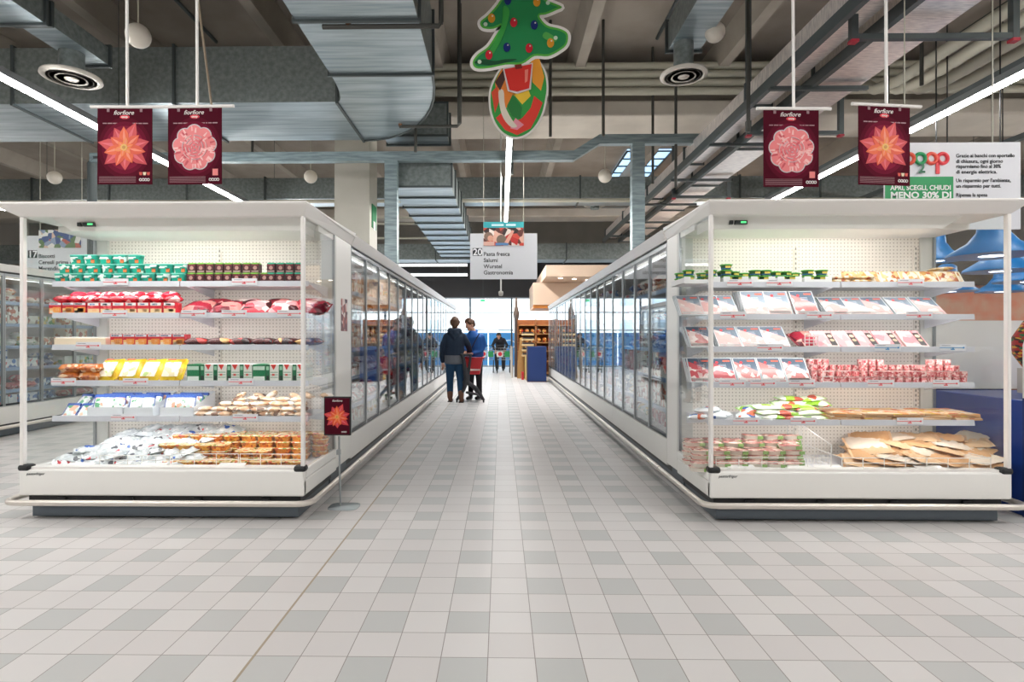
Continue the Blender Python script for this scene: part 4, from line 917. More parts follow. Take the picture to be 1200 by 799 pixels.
# --- goods behind the aisle doors
STOCK = []
def stock(xf, d, y0, units, side, step=.17):
    for u in range(units):
        for s in range(6):
            z = .42 if s == 0 else .62+.31*(s-1)
            yy = y0+u*U+.12; i = 0; k = 0
            while yy < y0+(u+1)*U-.1:
                if i % 4 == 0: k = rnd.randrange(len(SMALL))
                x = xf-d*(.28+.02*rnd.random())
                STOCK.append((yy+abs(xf)*.2, k, (x, yy, z), (0, 0, R(90)*d+J(.1)), 'packet behind glass doors, %s bay %s, %s shelf from below' % (side, SEN[u], ORD[s]), side+SEN[u]+str(s)))
                if rnd.random() < .45 and s > 0: STOCK.append((yy+.01+abs(xf)*.2, k, (x, yy, z+(.101 if k % 2 == 0 else .131)), (0, 0, R(90)*d+J(.15)), 'upper packet behind glass doors, %s bay %s, %s shelf from below' % (side, SEN[u], ORD[s]), side+SEN[u]+str(s)+'u'))
                yy += step*(1 if u < 3 else 1.15); i += 1
SEN = ['nearest', 'second', 'third', 'fourth', 'furthest']
stock(LX1, 1, 5.49, 5, 'left aisle'); stock(RX0, -1, 5.25, 5, 'right aisle'); stock(-6.75, 1, 6.3, 3, 'far left aisle')
STOCK.sort(key=lambda a: a[0]); cnt = [0, 0]; REST = [MB(), MB()]
GN = {}
for dist, k, loc, rot, lab, key in STOCK:
    b = k % 2; cnt[b] += 1
    if cnt[b] <= 290: put(SMALL[k], loc, rot, lab.replace('packet', ('packet', 'carton')[b]), ('packet', 'carton')[b], 'goods '+lab)
    else:
        me = SMALL[k][0].data; M = Matrix.LocRotScale(Vector(loc), Euler(rot), None)
        REST[b].add([v.co for v in me.vertices], [list(p.vertices) for p in me.polygons], me.materials[0], b == 0, M)
REST[0].build('packets', label='remaining small bags of goods on the far shelves behind the aisle doors', cat='packets', kind='stuff')
REST[1].build('cartons', label='remaining small cartons of goods on the far shelves behind the aisle doors', cat='cartons', kind='stuff')
# ================================================================ SIGNS
SIGNW = mat('sign_white', s2l('#dfe1e6'), .5); INK = hx('#2c3138', .6)
def aisle_sign(x0, y, z0, w, h, num, lines, label, photo_cols, header=True):
    t = thing('aisle_sign', label, 'sign', (x0+w/2, y, z0)); hw = w/2
    MB().box(-hw, 0, 0, hw, .03, h, SIGNW).build('board', parent=t)
    b = MB(); b.box(-hw+.05, -.004, h*.51, -hw+.24, 0, h*.68, INK); b.build('number_plate', parent=t)
    text(num, .19, hx('#f2f4f6'), t, (-hw+.055, -.006, h*.525), bold=.02, name='number')
    for i, s in enumerate(lines): text(s, .112, INK, t, (-hw+.27, -.005, h*.51-i*.125), bold=.012, name='lettering')
    # picture panel
    pw = w*.6; q = MB(); px0 = -hw+w*.2
    q.box(px0, -.02, h*.73, px0+pw, -.008, h*1.12, printed('sign_photo_'+num, photo_cols[0], photo_cols[1:], 9, .5, .8)); pic = q.build('picture_panel', parent=t)
    if header: MB().box(px0, -.022, h*1.12, px0+pw, -.008, h*1.25, hx('#35b0b8')).build('header_strip', parent=t); MB().box(px0+pw*.2, -.024, h*1.16, px0+pw*.5, -.021, h*1.2, hx('#d6f0f2')).box(px0+pw*.56, -.024, h*1.16, px0+pw*.8, -.021, h*1.2, hx('#d6f0f2')).build('blurred_header_print', parent=t)
    for s in (-.6, .6): MB().tube([(s*hw, .015, h), (s*hw, .015, 7.245-z0)], .006, PIPE, 6).build('wire', parent=t)
    return t
y = 11.4; x0 = AX(551, y); x1 = AX(629.5, y); z0 = AZ(590, 327, y); h = AZ(590, 273.5, y)-z0
sg = aisle_sign(x0, y, z0, x1-x0, h, '20', ['Pasta fresca', 'Salumi', 'Wurstel', 'Gastronomia'], 'white hanging aisle sign 20 listing Pasta fresca, Salumi, Wurstel, Gastronomia', ['#d9503f', '#e9b8a4', '#f0e2da', '#6d3a34', '#c9302c', '#3c2a2a'])
# two shoppers printed on the picture
pw = (x1-x0)*.6; q = MB(); px0 = -(x1-x0)/2+(x1-x0)*.2
q.disc((px0+.1, -.023, h*.93), .09, hx('#8a6f60')); q.disc((px0+.14, -.025, h*.89), .06, hx('#e0a48c')); q.disc((px0+.36, -.023, h*.86), .1, hx('#7d6a5c')); q.box(px0, -.0235, h*.735, px0+.22, -.021, h*.82, hx('#e6b7a6')); q.box(px0+.24, -.0235, h*.735, px0+.5, -.021, h*.79, hx('#5a86b8'))
q.prism([(px0+.42, h*.8), (px0+.5, h*.78), (px0+.62, h*1.05), (px0+.57, h*1.07)], -.024, -.021, hx('#e9a995')); q.build('shopper_print', parent=sg)
x0 = AX(30, y); x1 = AX(106, y); z0 = AZ(66, 318, y); h = AZ(66, 276, y)-z0
aisle_sign(x0, y, z0-.2, x1-x0+.1, h+.2, '17', ['Biscotti', 'Cereali prima colaz.', 'Merendine'], 'white hanging aisle sign 17 seen at left through the glass case', ['#8a9ab8', '#b55a4c', '#e8e4e0', '#35508a', '#5a7a4a', '#d9b8a4'], False)
# camera under the sign
x = AX(587, 11.2); t = thing('ceiling_camera', 'small white dome camera on a pole below aisle sign 20', 'camera', (x, 11.46, AZ(587, 345, 11.4)))
MB().lathe([(0, -.03), (.04, -.02), (.05, .02), (.05, .06), (.02, .08)], hx('#b9b4ae'), 16).build('housing', parent=t); MB().tube([(0, 0, .08), (0, 0, 7.2-AZ(587, 345, 11.4))], .016, WHITE, 8).build('pole', parent=t)
# energy sign above right case
y = 5.6; x0 = AX(1037, y); x1 = AX(1196, y); zt = AZ(1100, 167, y); zb = 2.42
t = thing('energy_sign', 'wide white sign with green block reading APRI, SCEGLI, CHIUDI above the right case', 'sign', (x0, y, zb)); w = x1-x0; h = zt-zb
MB().box(0, 0, 0, w, .02, h, SIGNW).build('board', parent=t); MB().box(0, -.003, 0, AX(1117, y)-x0, 0, AZ(1100, 207, y)-zb, hx('#1a9a58')).build('green_block', parent=t)
WL = hx('#f4f6f4'); text('APRI, SCEGLI, CHIUDI', .066, WL, t, (.05, -.005, AZ(1100, 222.6, y)-zb), bold=.02, fit=.585); text('MENO 30% DI', .086, WL, t, (.05, -.005, AZ(1100, 232, y)-zb), bold=.03, fit=.585)
for i, (s, py) in enumerate((('Grazie ai banchi con sportello', 183), ('di chiusura, ogni giorno', 189.5), ('risparmiamo fino al 30%', 195.5), ('di energia elettrica.', 202), ("Un risparmio per l'ambiente,", 212), ('un risparmio per tutti.', 218.5), ('Ripensa la spesa', 229), ('pensando al pianeta', 235))):
    text(s, .05, INK, t, (AX(1120, y)-x0, -.003, AZ(1120, py+1.5, y)-zb-.0), bold=.012, fit=len(s)*.0188)
def ringlet(cx, cz, r, th, m, par, stem=0, sc=None):
    q = MB(); q.tube([(cx+r*math.cos(a*math.pi/14), -.006, cz+r*math.sin(a*math.pi/14)) for a in range(28)], th, m, 6, closed=True)
    if stem: q.box(cx-r-th, -.01, cz-stem, cx-r+th, -.002, cz, m)
    return q.build('logo_letter', parent=par)
lx = AX(1071, y)-x0; lz = AZ(1080, 186, y)-zb
for i, (m, st) in enumerate(((hx('#e4573c'), 0), (hx('#1f9a5a'), 0), (hx('#ee5a48'), 0), (hx('#e8404a'), .15))): ringlet(lx-.05+i*.108, lz, .048, .018, m, t, st)
text('2', .13, hx('#1c6b48'), t, (lx+.03, -.02, lz-.14), bold=.03)
for s in (.15, .8): MB().tube([(w*s, .01, h), (w*s, .01, 7.245-zb)], .006, PIPE, 6).build('wire', parent=t)
# flower banners
MAR = mat('banner_maroon', s2l('#4d1222'), .7, spec=.05); GLOW = [mat('banner_red_%d' % i, s2l(c), .7, spec=.05) for i, c in enumerate(('#5c1729', '#701d33', '#8a2640'))]
def petals(par, cx, cz, s, y):
    q = MB(); k = 0
    for ring, (n, L, wd, off, cols) in enumerate(((7, .52, .25, .25, ('#c9303c', '#d23c40')), (7, .4, .2, .7, ('#e0502c', '#e8602e')), (6, .2, .1, .3, ('#f07a38', '#ee8a48')))):
        for i in range(n):
            a = off+2*math.pi*i/n; c, sn = math.cos(a), math.sin(a); ln = L*s*(1+.12*math.sin(i*2.3))
            def T(u, v): return (cx+u*c-v*sn, cz+u*sn+v*c)
            ww = wd*s
            q.prism([T(.02*s, 0), T(ln*.35, -ww*.5), T(ln*.65, -ww*.45), T(ln, 0), T(ln*.65, ww*.45), T(ln*.35, ww*.5)], y-.0012*(ring*2+1)-.0001*i, y-.0012*ring*2, hx(cols[i % 2], .5))
            q.prism([T(ln*.15, 0), T(ln*.5, -ww*.16), T(ln*.9, 0), T(ln*.5, ww*.12)], y-.0012*(ring*2+1)-.0005-.0001*i, y-.0012*(ring*2+1), hx('#f08a6a' if ring else '#e0606a', .5))
    q.disc((cx, y-.0095, cz), .07*s, hx('#e8b25a')); q.disc((cx, y-.0105, cz), .035*s, hx('#c98a3c'))
    return q.build('flower_print', parent=par)
def carnation(par, cx, cz, s, y):
    q = MB(); rr = random.Random(3)
    for i in range(9):
        a = 2*math.pi*i/9+.2; q.disc((cx+.3*s*math.cos(a), y-.0005-.0001*i, cz+.31*s*math.sin(a)), .17*s, hx('#c8c0c4'), .001); q.disc((cx+.3*s*math.cos(a), y-.0017-.0001*i, cz+.31*s*math.sin(a)), .15*s, hx('#e8787a'), .001)
    for i in range(60):
        a = rr.uniform(0, 6.283); r0 = rr.choice((.34, .3, .22, .14))*s; c, sn = math.cos(a), math.sin(a); ln = .1*s; w = .022*s
        q.prism([(cx+r0*c-w*sn, cz+r0*sn+w*c), (cx+r0*c+w*sn, cz+r0*sn-w*c), (cx+(r0+ln)*c+w*.5*sn, cz+(r0+ln)*sn-w*.5*c), (cx+(r0+ln)*c-w*.5*sn, cz+(r0+ln)*sn+w*.5*c)][::-1], y-.0036-.00001*i, y-.003, hx(rr.choice(('#f4a8a6', '#d9505a', '#f6bcb8', '#c9404c'))))
    q.disc((cx, y-.0034, cz), .2*s, hx('#e06c72'), .001)
    for j, rad in enumerate((.25, .18, .11, .05)):
        for i in range(7-j):
            a0 = i*6.283/(7-j)+j; pts = [(cx+rad*s*math.cos(a0+k*.1), y-.0045-.0005*j, cz+rad*s*math.sin(a0+k*.1)) for k in range(8)]
            q.tube(pts, .011*s, hx(('#f3c4c4', '#d9aeb4')[i % 2]), 5)
    return q.build('flower_print', parent=par)
def coop_mark(par, x, z, s, y, m):
    for i in range(4): ringl = MB().tube([(x+i*s*.78+s*.36*math.cos(a*math.pi/8), y, z+s*.36*math.sin(a*math.pi/8)) for a in range(16)], s*.11, m, 5, closed=True).build('logo_letter', parent=par)
def banner(px, pyt, pyb, kind, y, label, tilt=0, w=.45, pole=True):
    x = AX(px, y); zt = AZ(px, pyt, y); zb = AZ(px, pyb, y); h = zt-zb
    t = thing('hanging_banner', label, 'banner', (x, y, zt), tilt)
    n = 10; q = MB(); vs = []; 
    for i in range(n+1):
        for j in range(2): vs.append((-w/2+w*j, .012*math.sin(i/n*3.0), -h*i/n))
    q.box(-w/2, -.002, -h, w/2, .002, 0, MAR); q.build('fabric', parent=t)
    g = MB()
    for i in range(3): g.disc((0, -.003-.0006*i, -h*.52), .218-.03*i if w > .3 else (.2-.04*i)*w/.45, GLOW[i], .0006, 32, sz=1.15)
    g.build('red_glow_print', parent=t)
    (petals if kind == 'star' else carnation)(t, 0, -h*.52, .40*w/.45, -.006)
    text('fiorfiore', .05*w/.45, hx('#f2ece8'), t, (-.02*w, -.004, -h*.085), align='CENTER', shear=.3, name='brand_script')
    e = MB(); e.disc((0, -.004, -h*.115), .04*w/.45, hx('#e02038'), n=20, sz=.42); e.build('logo_oval', parent=t); text('coop', .025*w/.45, hx('#f2ece8'), t, (0, -.006, -h*.127), align='CENTER', bold=.02)
    e = MB(); rq = random.Random(5); xq = -w*.4
    while xq < w*.38:
        lq = w*rq.uniform(.03, .1); e.box(xq, -.0035, -h*.205, min(xq+lq, w*.42), -.002, -h*.192, hx('#a87c86')); xq += lq+w*.015
    e.build('headline_print', parent=t)
    e = MB()
    for i in range(5): e.box(-w*.47, -.0035, -h*.905-.011*i*w/.45, w*.2, -.002, -h*.905-.011*i*w/.45+.004, hx('#8d6068'))
    e.build('small_print', parent=t)
    coop_mark(t, w*.29, -h*.94, w*.06, -.005, hx('#f4f2f0'))
    e = MB()
    if kind == 'star':
        for i in range(3): e.prism([(w*(.27+.07*i), -h*.88), (w*(.31+.07*i), -h*.88), (w*(.32+.07*i), -h*.84), (w*(.26+.07*i), -h*.84)], -.004, -.002, hx(('#d94a3c', '#f0e0c0', '#d94a3c')[i]))
    else: e.box(w*.33, -.004, -h*.885, w*.43, -.002, -h*.8, hx('#ea7a78'))
    e.build('product_print', parent=t)
    if pole:
        o = .06; MB().tube([(-w/2-.055, 0, .012), (w/2+.1, 0, .012)], .014, WHITE, 8).build('rod', parent=t)
        for s in (-.3, .3): MB().box(w*s-.01, -.006, -.03, w*s+.01, -.002, 0, hx('#8a6a70')).build('clip', parent=t)
        MB().tube([(.02, 0, .02), (0, 0, 7.245-zt)], .012, WHITE, 8).build('pole', parent=t)
    return t
banner(146.5, 127, 216, 'star', 4.6, 'maroon banner with an orange star flower, leftmost of the hanging banners', .02)
banner(228.5, 126.5, 216, 'carnation', 4.6, 'maroon banner with a pink carnation, hanging above the left case', -.02)
banner(927, 129, 219, 'carnation', 4.6, 'maroon banner with a pink carnation, hanging above the right case', .03)
banner(1036, 125, 217, 'star', 4.6, 'maroon banner with an orange star flower, rightmost of the hanging banners', .12)
b = MB(); b.tube([(AX(219, 5.2), 5.2, 5.3), (AX(248, 5.2), 5.2, AZ(248, 124, 5.2))], .011, hx('#8c7c68'), 8); b.build('cable', label='slanted brown cable beside the pole of the second banner', cat='cable')
# floor stand with framed poster
y = 4.52; x = AX(399, y)
t = thing('poster_stand', 'floor stand with small framed flower poster beside the left case corner', 'sign stand', (x, y, 0))
MB().lathe([(.0, 0), (.5, 0), (.5, .006), (.0, .01)], mat('clear_base', s2l('#b9c3c6'), .15), 24, (.03, 0, 0), sup=4, sx=.24, sy=.2).build('base', parent=t)
MB().tube([(0, 0, .008), (-.012, 0, AZ(395, 511, y))], .008, ALU, 8).build('pole', parent=t); MB().box(-.03, -.012, .42, 0, .012, .46, ALU).build('pole_clamp', parent=t)
fx0 = AX(380, y)-x; fx1 = AX(411.5, y)-x; fz0 = AZ(395, 510, y); fz1 = AZ(395, 464.5, y)
MB().box(fx0, -.012, fz0, fx1, .006, fz1, BLACK).build('frame', parent=t, bevel=.005)
bn = MB(); cx = (fx0+fx1)/2; bw = fx1-fx0-.02
bn.box(fx0+.01, -.014, fz0+.012, fx1-.01, -.012, fz1-.012, MAR)
ps = bn.build('poster', parent=t); petals(ps, cx, (fz0+fz1)/2-.005, .2, -.015)
text('fiorfiore', .024, hx('#f2ece8'), ps, (cx, -.016, fz1-.04), align='CENTER', shear=.3); coop_mark(ps, cx+.04, fz0+.03, .013, -.016, hx('#f4f2f0'))
# mirror-side small sticker poster on the aisle post
MB().box(LX1, 5.14, 1.42, LX1+.004, 5.34, 1.72, printed('sticker_print', '#7d4a50', ['#e8d8d4', '#3c2228', '#b8706c'], 18, .4, .6)).build('sticker', label='small printed sticker on the white post of the left case, facing the aisle', cat='sticker')

# ---------------------------------------------------------------- Christmas cut-out
y = 7.0; cx = AX(607, y); s7 = y/FPX
def Q(px, py): return (AX(px, y)-cx, AZ(px, py, y)-3.8)
t = thing('christmas_cutout', 'printed cutout of a decorated green Christmas tree above a harlequin bauble', 'decoration', (cx, y, 3.8))
def smooth(pts, n=4):
    out = []; k = len(pts)
    for i in range(k):
        p0, p1, p2, p3 = [Vector(pts[(i+j-1) % k]) for j in range(4)]
        for a in range(n):
            u = a/n; out.append(tuple(.5*((2*p1)+(-p0+p2)*u+(2*p0-5*p1+4*p2-p3)*u*u+(-p0+3*p1-3*p2+p3)*u**3)))
    return out
def shape(pts, y0, y1, m, name, par, sm=True, grow=0):
    p = [Q(*a) for a in pts]
    if grow:
        c = Vector((sum(a[0] for a in p)/len(p), sum(a[1] for a in p)/len(p))); 
    p = smooth(p) if sm else p
    if grow:
        k = len(p); area2 = sum(p[i][0]*p[(i+1) % k][1]-p[(i+1) % k][0]*p[i][1] for i in range(k)); sg_ = 1 if area2 > 0 else -1; o = []
        for i in range(k):
            d = (Vector(p[(i+1) % k])-Vector(p[i-1])).normalized(); o.append((p[i][0]+sg_*d.y*grow, p[i][1]-sg_*d.x*grow))
        p = o
    k = len(p)
    if sum(p[i][0]*p[(i+1) % k][1]-p[(i+1) % k][0]*p[i][1] for i in range(k)) < 0: p = p[::-1]
    return MB().prism(p, y0, y1, m).build(name, parent=par)
tree = [(588, -62), (598, -80), (608, -62), (622, -38), (636, -28), (626, -14), (640, 0), (658, 8), (652, 12), (640, 17), (632, 19), (641, 30), (656, 34), (665, 40), (664, 52), (655, 60), (642, 66), (626, 66), (612, 75), (592, 76), (572, 80), (558, 80), (554, 73), (560, 64), (572, 55), (582, 40), (588, 30), (578, 34), (566, 33), (563, 26), (572, 18), (584, 4), (589, -8), (577, -12), (574, -20), (586, -34), (590, -48)]
shape(tree, -.004, .012, hx('#229052'), 'tree', t)
OUT = [Q(*a) for a in tree]; OUT = smooth(OUT)
def rim(r0, r1, y0, m, nm):
    """band following the outline from offset r0 to offset r1"""
    k = len(OUT); a2 = sum(OUT[i][0]*OUT[(i+1) % k][1]-OUT[(i+1) % k][0]*OUT[i][1] for i in range(k)); sg_ = 1 if a2 > 0 else -1
    def off(r):
        o = []
        for i in range(k):
            d = (Vector(OUT[(i+2) % k])-Vector(OUT[i-2])).normalized(); o.append((OUT[i][0]+sg_*d.y*r, OUT[i][1]-sg_*d.x*r))
        return o
    A, B = off(r0), off(r1); q = MB(); vs = [(x, y0, z) for x, z in A]+[(x, y0, z) for x, z in B]+[(x, y0+.004, z) for x, z in B]+[(x, y0+.004, z) for x, z in A]; fs = []
    for i in range(k):
        n_ = (i+1) % k
        for b_ in range(4): c_ = (b_+1) % 4; fs.append((b_*k+i, b_*k+n_, c_*k+n_, c_*k+i))
    q.add(vs, fs, m); q.build(nm, parent=t)
rim(-.002, .036, -.0035, hx('#f4efec'), 'white_rim'); rim(-.024, 0, -.008, hx('#5cba48'), 'green_rim')
shape([(590, 8), (597, 14), (592, 36), (583, 56), (574, 68), (570, 66), (580, 48), (588, 28)], -.013, -.010, hx('#3fae4c'), 'tree_highlight', t)
shape([(640, 38), (652, 46), (648, 50), (636, 44)], -.013, -.010, hx('#58b455'), 'tree_highlight', t); shape([(556, 74), (566, 70), (580, 72), (592, 70), (606, 70), (592, 74), (574, 77)], -.013, -.010, hx('#125232'), 'tree_shade_print', t)
bal = [(562, 76), (577, 76), (632, 66), (640, 90), (638, 115), (628, 140), (612, 157), (600, 161), (588, 156), (577, 138), (574, 112), (578, 95)]
bpts = [(607+32*math.cos(a)*1.0+(-3 if math.sin(a) > 0 else 2)*math.sin(a)*-1, 112-48*math.sin(a)) for a in [i*math.pi/12 for i in range(24)]]
bp2 = []
for (px, py) in bpts:
    dx, dy = px-607, py-112; a = R(10); bp2.append((607+dx*math.cos(a)-dy*math.sin(a), 112+dx*math.sin(a)+dy*math.cos(a)))
shape(bp2, .016, .026, hx('#e6dfdc'), 'bauble_backing', t, grow=.025); shape(bp2, .010, .016, hx('#2f9a3e'), 'bauble', t)
def inb(pts, c, dd=0):
    out = []
    for (px, py) in pts: out.append((px, py))
    return shape(out, .007-dd, .010, hx(c), 'harlequin_print', t, sm=False)
inb([(581, 138), (592, 152), (606, 158), (622, 150), (630, 135), (636, 120), (626, 112), (622, 126), (612, 138), (604, 142), (594, 140), (590, 130)], '#e03828')
inb([(580, 96), (588, 80), (596, 92), (604, 110), (592, 128), (582, 110)], '#e8842e', .001); inb([(576, 108), (583, 100), (585, 118), (580, 132)], '#d94a2c', .0015)
inb([(622, 70), (632, 68), (638, 90), (634, 106), (624, 96)], '#f0a030', .001); inb([(600, 108), (618, 102), (622, 112), (612, 122)], '#f2c83a', .001)
inb([(601, 110), (612, 126), (610, 140), (600, 136), (594, 124)], '#1c7a34', .002); inb([(598, 150), (604, 138), (614, 146), (606, 152)], '#e890a0', .002)
shape([(584, 108), (590, 106), (592, 124), (600, 140), (606, 148), (598, 148), (588, 134)], .0045, .010, hx('#e2d8c8'), 'bauble_highlight', t)
inb([(580, 96), (592, 78), (596, 84), (586, 106)], '#4a2a24', .003); inb([(594, 96), (600, 90), (602, 106), (597, 108)], '#3a2020', .003)
pot = [(591, 82), (623, 76), (620, 104), (606, 108), (597, 106)]
shape(pot, -.014, -.009, hx('#dcd4d2'), 'pot_backing', t, sm=False, grow=.025); shape(pot, -.022, -.014, hx('#d82a20'), 'pot', t, sm=False); shape([(603, 77), (611, 76), (612, 81), (604, 82)], -.024, -.016, hx('#7c2018'), 'trunk', t, sm=False)
shape([(615, 83), (619, 82), (618, 96), (615, 98)], -.024, -.022, hx('#f08878'), 'pot_highlight', t, sm=False)
for i, (px, py, c) in enumerate(((576, 22, '#e8a030'), (602, 27, '#d8283a'), (626, 30, '#1c2f78'), (595, 1, '#1c2f78'), (629, 3, '#e8a030'), (594, 56, '#1c2f78'), (620, 57, '#d8283a'), (645, 51, '#e8a030'), (573, 65, '#d8283a'), (605, -25, '#d8283a'), (590, -48, '#e8a030'))):
    a, z = Q(px, py); b = MB(); b.disc((a, -.016, z), .046, hx(c, .3), .006, 20, sx=.95, sz=1.25); b.disc((a+.012, -.018, z+.025), .01, hx('#f6eee8', .3), .002, 10); b.build('bauble_print', parent=t)
for px, py in ((569, 29), (562, 73), (651, 45), (642, 4)):
    a, z = Q(px, py); MB().disc((a, -.014, z), .025, hx('#d8ecd6'), .004, 14).build('snow_dot', parent=t)
for a in (-.2, .25): MB().tube([(a, .02, .9), (a, .02, 3.4)], .004, STRUT, 6).build('wire', parent=t)

# ================================================================ FAR END AND SIDES
# wooden kiosk with shelves
y = 19.5; WOOD = galv('kiosk_wood', '#9a5f36', '#b0713f', .6, 6, 0, (1, 1, 6)); x0 = AX(606, y); x1 = AX(650, y); zt = AZ(620, 374, y)
t = thing('wooden_shelf_kiosk', 'brown wooden shelf kiosk with baskets at the far end right of the aisle', 'shelf', ((x0+x1)/2, y, 0)); w = (x1-x0)/2
q = MB(); q.box(-w, 0, 0, -w+.05, .6, zt, WOOD); q.box(w-.05, 0, 0, w, .6, zt, WOOD); q.box(-.03, 0, 0, .03, .6, zt, WOOD); q.build('side_boards', parent=t); MB().box(-w, .57, 0, w, .6, zt, WOOD).build('back_board', parent=t)
MB().box(-w-.08, -.1, 0, -w, .7, zt+.15, hx('#4c3c34')).build('end_post', parent=t)
for i, z in enumerate((.15, .55, .9, 1.2, 1.5, 1.8)): MB().box(-w, 0, z-.03, w, .57, z, hx('#c98f52')).build('shelf', parent=t)
for i, z in enumerate((.55, .9, 1.2, 1.5)):
    for j in range(6):
        b = pillow(.17, .2, .16, printed('kiosk_goods', '#d98a3c', ['#f0c070', '#8c4a24', '#e8e0d0', '#c9302c'], 16, .4, .6), hx('#e0c090'), 6, 5, name='kg'); b.build('bread_bag', label='small golden bag on the wooden kiosk, %s from left, %s shelf' % (ORD[j], ORD[i]), cat='bag', group='bags on the wooden kiosk', loc=((x0+x1)/2-w+.14+j*(2*w-.28)/5, y+.15, z))
y = 18.9; x0 = AX(606.5, y); b = MB()
for i in range(3): pass
b.lathe([(.17, .0), (.15, .5), (.1, 1.0), (.06, 1.3)], hx('#a87e4a', .8), 14, (AX(611, y), y, .0), sx=.9, sy=.9); b.build('hanging_cloth', label='tan cloth hanging at the left side of the wooden kiosk', cat='cloth')
y = 18.2; x0 = AX(612, y); x1 = AX(626, y)
t = thing('display_stand', 'cream display stand with dark trays in front of the wooden kiosk', 'stand', ((x0+x1)/2, y, 0)); w = (x1-x0)/2
for i in range(5): MB().box(-w, 0, .75+.17*i, w, .4, .81+.17*i, hx('#e6c890')).build('tier', parent=t); MB().box(-w+.02, .02, .81+.17*i, w-.02, .38, .86+.17*i, hx('#3c3438')).build('tray', parent=t)
MB().box(-w*.5, 0, 0, w*.8, .35, .75, hx('#e8cf80')).build('plinth', parent=t); MB().box(-w-.02, 0, 0, -w+.05, .3, .25, hx('#c9242c')).build('red_foot', parent=t)
y = 17.3; x0 = AX(618.5, y); x1 = AX(640.5, y)
t = thing('blue_counter', 'dark blue counter block at the far end beside the right case', 'counter', ((x0+x1)/2, y, 0)); w = (x1-x0)/2
MB().box(-w, 0, .02, w, .6, AZ(630, 406, y), hx('#17356f', .5)).build('body', parent=t, bevel=.01); MB().box(-w-.02, -.02, 0, w+.02, .62, .02, hx('#5a3a34')).build('plinth', parent=t); MB().box(-w-.015, -.005, .02, -w, .6, AZ(630, 406, y), hx('#4a3040')).build('edge_trim', parent=t)
for i in range(3):
    x = AX(600+0*i, 19+i); MB().tube([(AX(600, 19), 19+i*1.5, 0), (AX(600, 19), 19+i*1.5, 1.05)], .03, STEEL, 8).build('barrier_post', label='steel barrier post left of the kiosk, %s from the camera' % ORD[i], cat='post')
x = AX(605, 20.4); MB().lathe([(.05, 0), (.06, 1.9), (.12, 2.2), (.05, 2.5), (.04, 2.8)], hx('#6a5a50'), 12, (x, 20.4, 0)).build('turned_post', label='dark turned post standing above the left end of the kiosk', cat='post')
MB().box(AX(270/1, 25.5)*0+AX(563, 25.6), 25.6, 2.98, AX(568.5, 25.6), 25.64, 3.1, mat('exit_glow', (.1, .6, .3), .4, 0, (.1, .8, .35), .7)).box(AX(566, 25.6)-.01, 25.61, 3.1, AX(566, 25.6)+.01, 25.63, 7.25, STRUT).build('exit_sign', label='small green exit sign before the far windows', cat='sign')
# shopping trolleys and the far checkouts
for i in range(4):
    x = AX(521+i*0, 24.6)-3.2+i*.9; t = thing('checkout_unit', 'low grey checkout unit before the far windows, %s from left' % ORD[i], 'checkout', (x, 24.4, 0))
    MB().box(0, 0, 0, .6, .9, .8, hx('#8a9096')).build('body', parent=t, bevel=.02); MB().box(.05, .05, .8, .55, .85, .84, hx('#33373c')).build('belt', parent=t)
# ---------------------------------------------------------------- right side: market counter
BLU2 = hx('#1d3f8f', .4)
t = thing('market_counter', 'dark blue serving counter with white curved shield right of the right case', 'counter', (3.98, 4.35, 0))
MB().box(0, 0, 0, 3.4, .9, .88, BLU2).build('body', parent=t, bevel=.01); MB().box(-.02, -.05, .0, .05, .0, .9, hx('#16316f')).build('edge_post', parent=t)
q = MB(); pts = [(0, .0, .88), (3.3, .0, .88), (3.3, 0, 1.45), (.12, .0, 1.45), (.03, 0, 1.4), (0, 0, 1.3)]
q.prism([(a, c) for a, _, c in pts], .0, .02, mat('white_shield', s2l('#e4e2df'), .3)); q.build('shield', parent=t)
t = thing('side_counter', 'white curved counter seen through the glass of the right case', 'counter', (3.98, 5.4, 0))
MB().box(0, 0, 0, .8, 4, .88, BLU2).build('body', parent=t); q = MB(); q.prism([(0.02, .88), (3, .88), (3, 1.52), (.2, 1.52), (.08, 1.46), (.02, 1.34)], -.03, 0, MC['white_shield']); q.build('shield', parent=t)
# blue lamps
LB = mat('lamp_blue', s2l('#1f78bd'), .35)
for i, (px, pyb, y, r) in enumerate(((1163, 300, 6.4, .42), (1172, 318, 7.6, .4), (1175, 342, 10.5, .4), (1110, 342, 9.5, .42), (1210, 330, 8.2, .45), (1097, 306, 8.5, .35))):
    x = AX(px, y); z = AZ(px, pyb, y)
    t = thing('pendant_lamp', 'blue bell-shaped pendant lamp at right, %s' % ('largest and nearest', 'just below the nearest', 'lowest, furthest back', 'far one, seen under the top shelf', 'at the right edge of the picture', 'small one beside the back panel')[i], 'lamp', (x, y, z))
    MB().lathe([(r, 0), (r*.98, .03), (r*.55, .15), (r*.34, .27), (r*.3, .42), (r*.18, .46), (0, .47)], LB, 32).build('shade', parent=t)
    MB().lathe([(0, .0), (r*.3, .0), (r*.33, .04)], mat('lamp_glow', (1, 1, 1), .5, 0, (1, .9, .75), 3), 20).build('bulb', parent=t); MB().tube([(0, 0, .46), (0, 0, 7.245-z)], .01, BLACK, 6).build('cord', parent=t)
